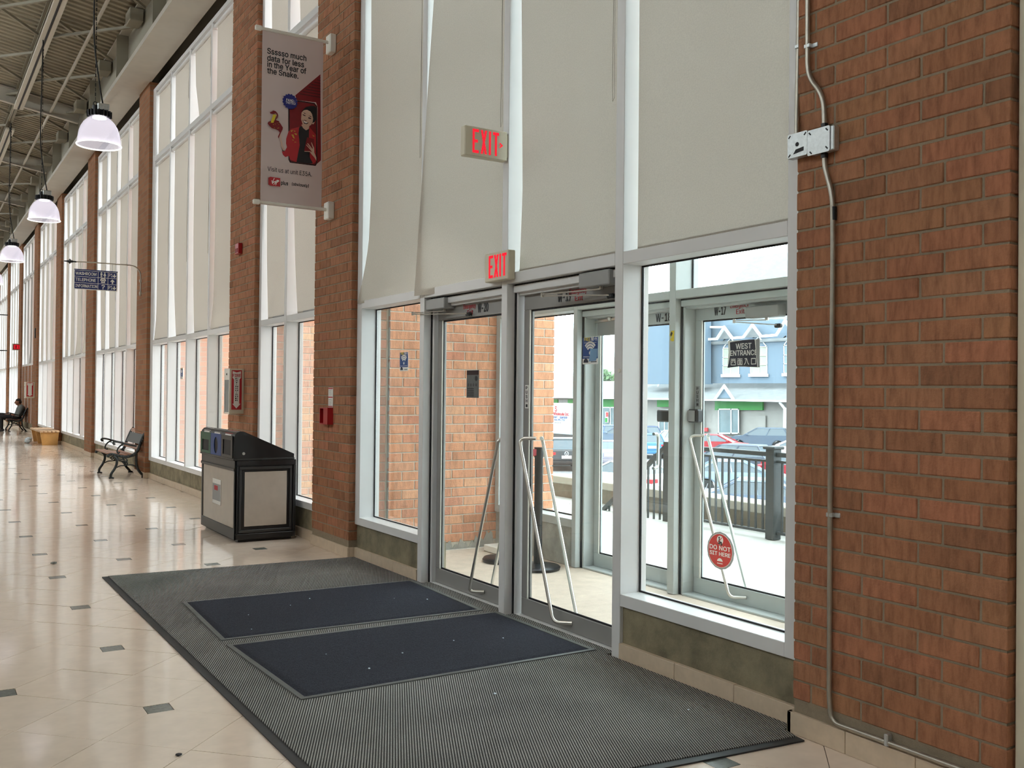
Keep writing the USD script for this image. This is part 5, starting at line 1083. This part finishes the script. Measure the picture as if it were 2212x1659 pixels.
# ================================================================== OUTSIDE: landing, low wall, railing, car park, houses
LOT = -2.45
mat('siding', srgb(112, 130, 146), .8, var=.04, scale=1.0, stretch=(3, 3, .2)); mat('siding_b', srgb(104, 122, 138), .8, var=.04, scale=1.0, stretch=(3, 3, .2))
mat('shingle', srgb(128, 132, 134), .9, var=.16, scale=1.2, stretch=(1.2, 1.2, 6)); mat('white_trim', srgb(236, 240, 240), .6, var=.02)
mat('block_wall', srgb(164, 162, 158), .85, var=.06, scale=2); mat('green_sign', srgb(36, 140, 52), .5, var=.04); mat('shop_glass', srgb(112, 130, 136), .2, var=.25, scale=.8)
mat('curtain', srgb(160, 168, 152), .7, var=.05, scale=1, stretch=(1, 8, .1)); mat('house_glass', srgb(120, 142, 156), .2, var=.1, scale=1)
mat('leaf', srgb(120, 148, 110), .8, var=.3, scale=3); mat('bark', srgb(90, 80, 70), .9); mat('cap_stone', srgb(178, 172, 158), .8, var=.06, scale=6); mat('rubble', srgb(140, 130, 114), .9, var=.22, scale=6, bump=.3)
mat('rail_black', srgb(52, 58, 60), .45, var=.1); mat('tyre', srgb(40, 40, 42), .8); mat('rim_silver', srgb(170, 172, 176), .35, .5); mat('car_glass', srgb(92, 104, 112), .08, var=.05); mat('tail', srgb(200, 40, 48), .3); mat('plate', srgb(220, 226, 232), .5); mat('truck_white', srgb(226, 232, 236), .5, var=.02)
CAR = {}
def paint(n, c): mat('paint_' + n, srgb(*c), .25, .1, var=.02)
for n, c in (('black', (58, 62, 66)), ('grey', (150, 160, 164)), ('mauve', (150, 144, 158)), ('bluegrey', (120, 134, 152)), ('white', (232, 232, 232)), ('blue', (70, 126, 170)), ('red', (170, 54, 62)), ('slate', (96, 110, 126)), ('dark', (88, 98, 112)), ('lightblue', (156, 176, 194)), ('navy', (62, 78, 116)), ('royal', (76, 100, 160))): paint(n, c)

gd = obj('car_park', MB().box(8.9, 140, -60, 190, LOT-.2, LOT), 'asphalt'); tag(gd.GetPrim(), 'pale asphalt car park surface in front of the shops', 'ground', kind='structure')
ld = thing('landing', 'pale concrete landing outside the vestibule doors', 'landing', (6.8, 5, -1), kind='structure')
obj('slab', MB().box(5.36, 8.9, -4, 9.4, LOT, -.006), 'slab_out', ld); obj('walk', MB().box(3.88, 8.9, 9.4, 62, LOT, -.012), 'slab_out', ld)
obj('kerb', MB().box(13, 13.3, -20, 80, LOT, LOT+.14), 'cap_stone', ld)
lw = thing('low_wall', 'low stone wall with a cream cap behind the black railing', 'wall', (8.5, 7, 0))
obj('cap', MB().box(8.42, 8.80, 2, 12.5, .20, .31, .01), 'cap_stone', lw); obj('wall_body', MB().box(8.50, 8.74, 2, 12.5, LOT+.0, .20), 'rubble', lw)
ra = thing('railing', 'black metal railing with square posts and balusters on the landing', 'railing', (8.05, 6.5, 0)); XR = 8.05
obj('post', MB().box(XR-.06, XR+.06, 7.40, 7.52, 0, .985, .004), 'rail_black', ra); obj('post_cap', MB().box(XR-.085, XR+.085, 7.375, 7.545, .985, 1.02, .01), 'rail_black', ra); obj('post', MB().box(XR-.06, XR+.06, 9.10, 9.22, -.01, .985, .004), 'rail_black', ra)
for a, b in ((2.2, 7.40), (7.52, 9.10)):
    obj('top_rail', MB().box(XR-.03, XR+.03, a, b, .905, .955, .006), 'rail_black', ra); obj('middle_rail', MB().box(XR-.02, XR+.02, a, b, .84, .865, .004), 'rail_black', ra); obj('bottom_rail', MB().box(XR-.02, XR+.02, a, b, .06, .09, .004), 'rail_black', ra)
    y = a + .09
    while y < b: obj('baluster', MB().box(XR-.010, XR+.010, y-.010, y+.010, .09, .84), 'rail_black', ra); y += .105
sl = (float(at(1396, 1008, X=XR)[2]) - .93)/(float(at(1396, 1008, X=XR)[1]) - 9.22)
zr = lambda y: .93 + sl*(y-9.22)
obj('stair_rail', MB().bar((XR, 9.22, .93), (XR, 12.5, zr(12.5)), .05, .05), 'rail_black', ra)
y = 9.34
while y < 11.4: obj('baluster', MB().box(XR-.010, XR+.010, y-.010, y+.010, -.01, zr(y)), 'rail_black', ra); y += .115

# brick fins on the outside of each pillar
fn = thing('wall_fin', 'salmon brick fin wall outside the second window bay', 'wall', (4.5, 12.7, 0), kind='structure')
obj('mortar_core', MB().box(3.93, 6.2, 12.607, 12.86, 0, 2.5), 'mortar_out', fn); bricks(fn, 12.60, 3.93, 5.05, .02, 2.5, 'brick_fin', .14, axis='x'); obj('upper_wall', MB().box(3.93, 6.2, 12.60, 12.86, 2.5, 7), 'brick_ext', fn); obj('end_wall', MB().box(5.05, 6.2, 12.60, 12.61, 0, 2.5), 'brick_ext', fn)
for y in (18.6, 24.7, 30.4, 36.2):
    q = obj('wall_fin', MB().box(3.93, 6.0, y-.1, y+.2, 0, 7), 'brick_ext'); tag(q.GetPrim(), f'pale brick fin wall outside the glass of the bay at {y:.0f} metres' if False else {18.6: 'pale brick fin outside the bay right of the iron bench', 24.7: 'pale brick fin outside the bay left of the iron bench', 30.4: 'pale brick fin outside the bay right of the wooden bench', 36.2: 'pale brick fin outside the bay behind the wooden bench'}[y], 'wall', kind='structure')

# ---- the shop building across the car park
def P(px, py, X): p = at(px, py, X=X); return (-float(p[1]), float(p[2]))
def flat(pts, X, d): return MB().ext(Polygon([P(*q, X) for q in pts]).buffer(0), d, frame((X, 0, 0), (0, -1, 0), (0, 0, 1)))
def rectpx(x0, x1, y0, y1, X, d): return flat([(x0, y0), (x1, y0), (x1, y1), (x0, y1)], X, d)
sb = thing('shop_building', 'pale blue two-storey shop building with white zigzag gables and green signs', 'building', (58, 60, LOT))
A = lambda x, z: (x, z)
YA, YZ = 92.0, 36.0; yb = -P(1402, 800, 58)[0]; EZ = P(1450, 862, 54.6)[1]
obj('shop_wall', MB().box(56, 56.4, YZ, YA, LOT, EZ), 'block_wall', sb)
rz = P(1260, 826, 60)[1]
obj('low_roof', MB().ext(Polygon([(54.4, EZ), (54.4, EZ-.1), (60.4, rz-.15), (60.4, rz)]), YA-YZ, frame((0, YA, 0), (1, 0, 0), (0, 0, 1))), 'shingle', sb)
obj('eave', MB().box(54.3, 54.45, YZ, YA, EZ-.08, EZ+.05), 'white_trim', sb); obj('ridge_trim', MB().box(60.3, 60.6, yb, YA, rz-.02, rz+.12), 'white_trim', sb)
XH = 58.0
obj('upper_wall', rectpx(1533, 1790, 690, 828, XH, .3), 'siding', sb); obj('front_gable_wall', flat([(1414, 830), (1414, 720), (1424, 690), (1440, 640), (1536, 640), (1536, 830)], XH-.8, .8), 'siding_b', sb)
obj('back_wall', rectpx(1396, 1540, 730, 830, XH+.4, .3), 'siding', sb)
zt, zt2 = P(1600, 740, XH)[1], P(1600, 560, XH+9)[1]; ya, yz = -P(1470, 700, XH)[0], YZ
obj('upper_roof', MB().ext(Polygon([(XH-.5, zt), (XH-.5, zt-.1), (XH+9, zt2-.1), (XH+9, zt2)]), ya-yz, frame((0, ya, 0), (1, 0, 0), (0, 0, 1))), 'shingle', sb)
q4 = lambda l: [(1510 + x/11.642, 690 + y/11.643) for x, y in l]
def zig(l, w, X, d, name='zigzag_fascia'): obj(name, MB().ext(LineString([P(*q, X) for q in q4(l)]).buffer(w, cap_style=2, join_style=2), d, frame((X, 0, 0), (0, -1, 0), (0, 0, 1))), 'white_trim', sb)
zig([(255, 500), (465, 492), (652, 200), (850, 470), (1135, 448), (1360, 140), (1575, 425), (1960, 395), (2180, 40), (2400, 330)], .10, 57.0, .15)
zig([(420, 565), (620, 565), (760, 390)], .045, 57.8, .1); zig([(1380, 470), (1450, 380)], .045, 57.8, .1); zig([(1660, 500), (2130, 480), (2212, 420)], .05, 57.8, .1); zig([(60, 40), (180, 195), (600, 195)], .09, 57.2, .15)
for l in ([(660, 210), (1000, 500), (860, 470), (652, 200)],): pass
g = MB()
for apex, l_, r_ in ((q4([(652, 230)])[0], q4([(470, 500)])[0], q4([(850, 480)])[0]), (q4([(1360, 170)])[0], q4([(1140, 455)])[0], q4([(1570, 440)])[0])):
    g.ext(Polygon([P(*apex, 57.3), P(*l_, 57.3), P(*r_, 57.3)]), .05, frame((57.3, 0, 0), (0, -1, 0), (0, 0, 1)))
obj('gable_face', g, 'shingle', sb)
def win(x0, x1, y0, y1, apex=None, mull=(), bars=(), m='curtain', X=XH-.02, sill=True, fr=.035, nm='window'):
    w = obj(nm, rectpx(x0, x1, y0, y1, X-.28, .02), m, sb); t = MB(); cx = (x0+x1)/2
    lines = [[(x0, y0), (x0, y1)], [(x1, y0), (x1, y1)], [(x0, y0), (x1, y0)], [(x0, y1), (x1, y1)]] + [[(q, y0), (q, y1)] for q in mull] + [[(x0, q), (x1, q)] for q in bars]
    if apex: lines += [[(x0, y0), (cx, apex)], [(cx, apex), (x1, y0)]]
    for l in lines: t.ext(LineString([P(*q, X-.31) for q in l]).buffer(fr, cap_style=3), .06, frame((X-.31, 0, 0), (0, -1, 0), (0, 0, 1)))
    obj('window_frame', t, 'white_trim', sb)
    if sill: obj('window_sill', rectpx(x0-3, x1+3, y1+.5, y1+7, X-.36, .14), 'white_trim', sb)
win(1562.5, 1596, 752, 808, 730, (1579,), (772, 790)); win(1622, 1657, 749, 807, 727, (1640,), (768, 788)); win(1694, 1726, 746, 806, 722, (1710,), (767, 786), 'house_glass')
win(1442, 1475, 764, 800, 735, (1458,), (776, 790), 'house_glass', XH-.82); win(1399, 1413, 760, 798, None, (1403,), (777, 793), 'house_glass', XH+.3)
bx = [(1437, 800), (1437, 760), (1448, 745)]; obj('bay_brace', MB().ext(LineString([P(*q, 56.6) for q in [(1423, 833), (1439, 806), (1439, 760), (1456, 740)]]).buffer(.08), .1, frame((56.6, 0, 0), (0, -1, 0), (0, 0, 1))).ext(LineString([P(*q, 56.6) for q in [(1511, 818), (1520, 834)]]).buffer(.08), .1, frame((56.6, 0, 0), (0, -1, 0), (0, 0, 1))), 'white_trim', sb)
obj('turret_roof', flat([(1390, 690), (1421, 690), (1412, 735), (1413, 752), (1390, 755)], 57.6, .4), 'shingle', sb)
for l in ([(1392, 712), (1404, 692)], [(1400, 720), (1414, 690)], [(1390, 742), (1413, 738)]): obj('turret_trim', MB().ext(LineString([P(*q, 57.4) for q in l]).buffer(.07), .1, frame((57.4, 0, 0), (0, -1, 0), (0, 0, 1))), 'white_trim', sb)
for x0, x1, y0, y1 in ((1547, 1650, 866, 886), (1422, 1460, 864, 879), (1299, 1345, 863, 880), (1199, 1207, 863, 874), (1229, 1242, 863, 874), (1490, 1514, 865, 882)): obj('shop_sign', rectpx(x0, x1, y0, y1, 55.85, .15), 'green_sign', sb, label='green sign band')
for k, (x0, x1, y0, y1, mu) in enumerate(((1553, 1596, 884, 936, (1580,)), (1424, 1445, 886, 932, (1436,)), (1301, 1330, 880, 920, (1319,)), (1500, 1516, 885, 935, ()))): win(x0, x1, y0, y1, None, mu, (), 'shop_glass', 56.0, False, .05, 'shop_window')
obj('grey_sign', rectpx(1208, 1228, 863, 874, 55.85, .1), 'block_wall', sb); obj('door', rectpx(1637, 1655, 898, 940, 55.9, .1), 'block_wall', sb); obj('poster', rectpx(1308, 1315, 889, 913, 55.6, .05), 'white_trim', sb); obj('poster_print', rectpx(1307.5, 1312, 903, 912, 55.55, .03), 'green_sign', sb); obj('poster_face', rectpx(1309.5, 1314, 891, 900, 55.55, .03), 'tail', sb)
obj('red_notice', rectpx(1519, 1530, 924, 932, 55.8, .1), 'tail', sb); obj('notice_bar', rectpx(1520, 1529, 926.5, 929, 55.75, .04), 'white_trim', sb)
pz = P(1695, 866, 54.6); obj('down_pipe', MB().cyl((54.7, -P(1696, 900, 54.7)[0], LOT), (54.7, -P(1696, 900, 54.7)[0], EZ-.5), .14).cyl((54.7, -P(1696, 900, 54.7)[0], EZ-.6), (54.5, -P(1688, 900, 54.7)[0], EZ-.1), .10), 'white_trim', sb)
gx = 52.2; obj('porch_gable', flat([(1548, 860), (1565.5, 833), (1583, 860)], 54.9, .1), 'siding', sb); obj('porch_trim', MB().ext(LineString([P(*q, 54.7) for q in [(1546, 862), (1565.5, 834), (1585, 862)]]).buffer(.10, join_style=2), .12, frame((54.7, 0, 0), (0, -1, 0), (0, 0, 1))), 'white_trim', sb)
def tree(px, py, X, r, label):
    c = at(px, py, X=X); t = thing('tree', label, 'tree', (float(c[0]), float(c[1]), LOT)); g = MB(); rr = np.random.RandomState(4)
    for k in range(900):
        d = rr.normal(size=3); d /= np.linalg.norm(d); q = c + d*r*rr.uniform(.5, 1)*np.array([1, 1, .8])*(1+.25*math.sin(3*d[0]+5*d[2])); a, b = rr.normal(size=3), rr.normal(size=3); a *= .16*r/np.linalg.norm(a); b *= .10*r/np.linalg.norm(b)
        g.quad(q-a, q-b, q+a, q+b)
    obj('crown', g, 'leaf', t, kind='stuff'); obj('trunk', MB().tube([(c[0], c[1], LOT), (c[0]+.1, c[1], c[2])], [.3, .12], 8), 'bark', t)
tree(1300, 820, 75, 2.0, 'pale green tree showing above the shop roof')
for k, (y0_, y1_) in enumerate(((790, 795), (800, 804), (812, 813))):
    a, b = at(1150, y0_-4, X=74), at(1420, y1_, X=74); a, b = a + (b-a)*.002, b + (a-b)*.002; g = MB().tube([a + (b-a)*t + np.array([0, 0, -1.6*4*t*(1-t)*.4]) for t in np.linspace(0, 1, 14)], .02, 5)
    q = obj('power_line', g, 'rail_black'); tag(q.GetPrim(), ['topmost thin power line crossing the sky over the shops', 'middle thin power line crossing the sky over the shops', 'lowest thin power line crossing the sky over the shops'][k], 'wire')

# ---- vehicles
def car(kind, col, px, py, head, label, z=LOT, dz=0):
    p = at(px, py, Z=z); t = thing('car', label, 'car', (float(p[0]), float(p[1]), z), head)
    if kind == 'sedan': body_ = [(-2.28, .30), (-2.36, .55), (-2.33, .88), (-2.2, .98), (-1.70, 1.03), (.90, .97), (1.75, .88), (2.2, .70), (2.34, .5), (2.30, .28)]; belt, roof, zr_ = (-1.85, 1.05), (-1.05, .10), 1.44
    elif kind == 'suv': body_ = [(-2.22, .36), (-2.30, .62), (-2.27, 1.05), (-2.12, 1.12), (.95, 1.07), (1.80, .99), (2.20, .80), (2.30, .6), (2.26, .34)]; belt, roof, zr_ = (-2.16, 1.10), (-1.75, .12), 1.66
    else: body_ = [(-1.98, .32), (-2.06, .6), (-2.02, .98), (-1.9, 1.03), (.95, .98), (1.65, .90), (2.0, .72), (2.1, .5), (2.06, .3)]; belt, roof, zr_ = (-1.92, 1.12), (-1.45, .15), 1.52
    wb2, rw = 1.38 if kind != 'hatch' else 1.25, .34
    pg = Polygon(body_)
    for s in (-1, 1): pg = pg.difference(Point(s*wb2, rw).buffer(rw+.06))
    Mx = frame((0, 0, 0), (1, 0, 0), (0, 0, 1)); zb = 1.0 if kind != 'suv' else 1.09
    b = MB(); F = lambda y: frame((0, y, 0), (1, 0, 0), (0, 0, 1))
    b.ext(pg, 1.70, F(.85)); b.ext(pg.buffer(-.05), 1.82, F(.91)); obj('body', b, 'paint_' + col, t, local=True)
    def hullpts(pts): h = trimesh.convex.convex_hull(np.array(pts)); return np.array(h.vertices), np.array(h.faces)
    gl = [(x, s*.83, zb-.06) for x in belt for s in (-1, 1)] + [(x, s*.62, zr_-.04) for x in roof for s in (-1, 1)]
    obj('windows', hullpts(gl), 'car_glass', t, local=True)
    rf = [(x, s*.60, zr_) for x in (roof[0]+.05, roof[1]-.08) for s in (-1, 1)] + [(x, s*.645, zr_-.05) for x in (roof[0]-.04, roof[1]+.02) for s in (-1, 1)]
    q = MB().add(hullpts(rf))
    for s in (-1, 1):
        for u in (0, .5, 1): 
            i = belt[0] + (belt[1]-belt[0])*u; j = roof[0] + (roof[1]-roof[0])*u; q.bar((i, s*.835, zb-.04), (j, s*.632, zr_-.04), .05, .07 if u != .5 else .05)
        q.bar((belt[0], s*.83, zb-.02), (belt[1], s*.83, zb-.02), .03, .06)
    obj('roof', q, 'paint_' + col, t, local=True)
    for sx in (-1, 1):
        for s in (-1, 1):
            w = obj('wheel', MB().cyl((sx*wb2, s*.70, rw), (sx*wb2, s*.90, rw), rw), 'tyre', t, local=True); h = MB()
            for k in range(5): a = k*2*PI/5; h.bar((sx*wb2, s*.905, rw), (sx*wb2 + .23*math.cos(a), s*.905, rw + .23*math.sin(a)), .03, .07, (0, s, 0))
            h.cyl((sx*wb2, s*.895, rw), (sx*wb2, s*.912, rw), .07); obj('hub', h, 'rim_silver', w.GetPrim(), local=True)
    zl = .84 if kind != 'suv' else .92
    for s in (-1, 1):
        obj('tail_light', MB().box(body_[2][0]-.02, body_[2][0]+.25, s*.55, s*.925, zl-.09, zl+.07, .02), 'tail', t, local=True); obj('headlight', MB().box(1.98, 2.2, s*.5, s*.86, .66, .78, .02), 'plate', t, local=True)
        obj('mirror', MB().box(.72, .84, s*.90, s*1.06, zb, zb+.13, .03), 'paint_' + col, t, local=True)
    obj('license_plate', MB().box(body_[1][0]-.02, body_[1][0]+.1, -.26, .26, .66, .82), 'plate', t, local=True)
    obj('bumper', MB().box(body_[1][0]-.04, body_[1][0]+.2, -.86, .86, .32, .52, .04), 'black_plastic' if kind == 'suv' else 'paint_' + col, t, local=True)
    return t
c1 = car('suv', 'black', 1212, 1011, 62, 'black SUV seen from behind beside the brick wall edge')
obj('emblem', MB().tube([(-2.292, .10*math.cos(a), .92+.10*math.sin(a)) for a in np.linspace(0, 2*PI, 20)], .012, 5).bar((-2.292, .06, .98), (-2.292, 0, .86), .015, .02, (1, 0, 0)).bar((-2.292, -.06, .98), (-2.292, 0, .86), .015, .02, (1, 0, 0)), 'plate', c1, local=True)
car('sedan', 'grey', 1262, 992, 65, 'light grey car just behind the black SUV'); car('sedan', 'mauve', 1306, 1006, 58, 'mauve grey sedan seen from behind in the right inner door'); car('suv', 'bluegrey', 1338, 968, 130, 'blue grey car beyond the mauve sedan')
car('sedan', 'white', 1345, 1074, 97, 'white sedan nearest to the entrance behind the stair rail'); car('hatch', 'blue', 1396, 987, 60, 'bright blue hatchback seen from behind'); car('sedan', 'red', 1552, 986, -58, 'dark red sedan above the railing facing right'); car('suv', 'slate', 1640, 972, 128, 'slate grey SUV parked by the storefront window')
car('suv', 'dark', 1572, 1032, 112, 'dark grey SUV behind the railing balusters'); car('sedan', 'lightblue', 1600, 1072, -42, 'pale blue sedan low behind the railing balusters'); car('sedan', 'bluegrey', 1668, 1136, -50, 'blue car lowest at right behind the railing post')
car('hatch', 'red', 1712, 1052, 120, 'bright red car at the right edge behind the railing'); car('sedan', 'white', 1712, 999, 130, 'white car beyond the railing post at right'); car('hatch', 'navy', 1396, 961, 60, 'dark navy car far behind the blue hatchback'); car('hatch', 'white', 1454, 976, 70, 'white car right of the blue hatchback'); car('hatch', 'royal', 1318, 958, 60, 'royal blue car far off by the shop window')
for k, px_ in enumerate((1150, 1420)):
    zz = [float((at(1150, y0_-4, X=74) if k == 0 else at(1420, y1_, X=74))[2]) for y0_, y1_ in ((790, 795), (800, 804), (812, 813))]; yy = float(at(px_, 795, X=74)[1]) + (.05 if k == 0 else -.05)
    q = thing('utility_pole', ['wooden utility pole hidden behind the brick wall, left end of the power lines', 'wooden utility pole behind the shops, right end of the power lines'][k], 'pole', (74.3, yy, LOT))
    obj('shaft', MB().tube([(74.35, yy, LOT), (74.35, yy, max(zz)+1)], [.16, .11], 8), 'bark', q)
    for z in zz: obj('cross_arm', MB().box(73.9, 74.4, yy-.3, yy+.3, z-.12, z-.023), 'bark', q)
tk = thing('truck', 'white delivery truck with red and blue lettering', 'truck', (36, 50, LOT)); XT = 35.0
y0_, y1_ = -P(1235.5, 900, XT)[0], -P(1235.5, 900, XT)[0] + 5.2; zt_, zb_ = P(1215, 872, XT)[1], P(1215, 938, XT)[1]
obj('cargo_box', MB().box(XT, XT+2.4, y0_, y1_, zb_, zt_, .04), 'truck_white', tk); obj('chassis', MB().box(XT+.1, XT+2.3, y0_+.1, y1_, LOT+.45, zb_), 'dark_plastic', tk)
for y in (y0_+.9, y1_-.8): obj('wheel', MB().cyl((XT+.1, y, LOT+.45), (XT+.4, y, LOT+.45), .45), 'tyre', tk)
obj('corner_trim', MB().box(XT-.02, XT, y0_, y0_+.08, zb_, zt_), 'grey_plastic', tk)
def tt(s, x1, y, h, m, w): a = P(x1, y, XT-.02); obj('lettering', text(s, h, frame((XT-.02, -(a[0]-w), a[1]), (0, -1, 0), (0, 0, 1)), width=w, bold=True, d=.01), m, tk)
tt('S', 1203, 888.5, .32, 'red_print', .24); tt('Wholesale Inc.', 1229.5, 898, .19, 'red_print', 1.75); tt('GOAT - SEAFOOD', 1225.5, 904.5, .13, 'blue_print', 1.6); tt('416.291.7757', 1220.5, 909.5, .11, 'blue_print', 1.2); tt('wholesale, inc.', 1213, 914.5, .07, 'grey_print', .8)
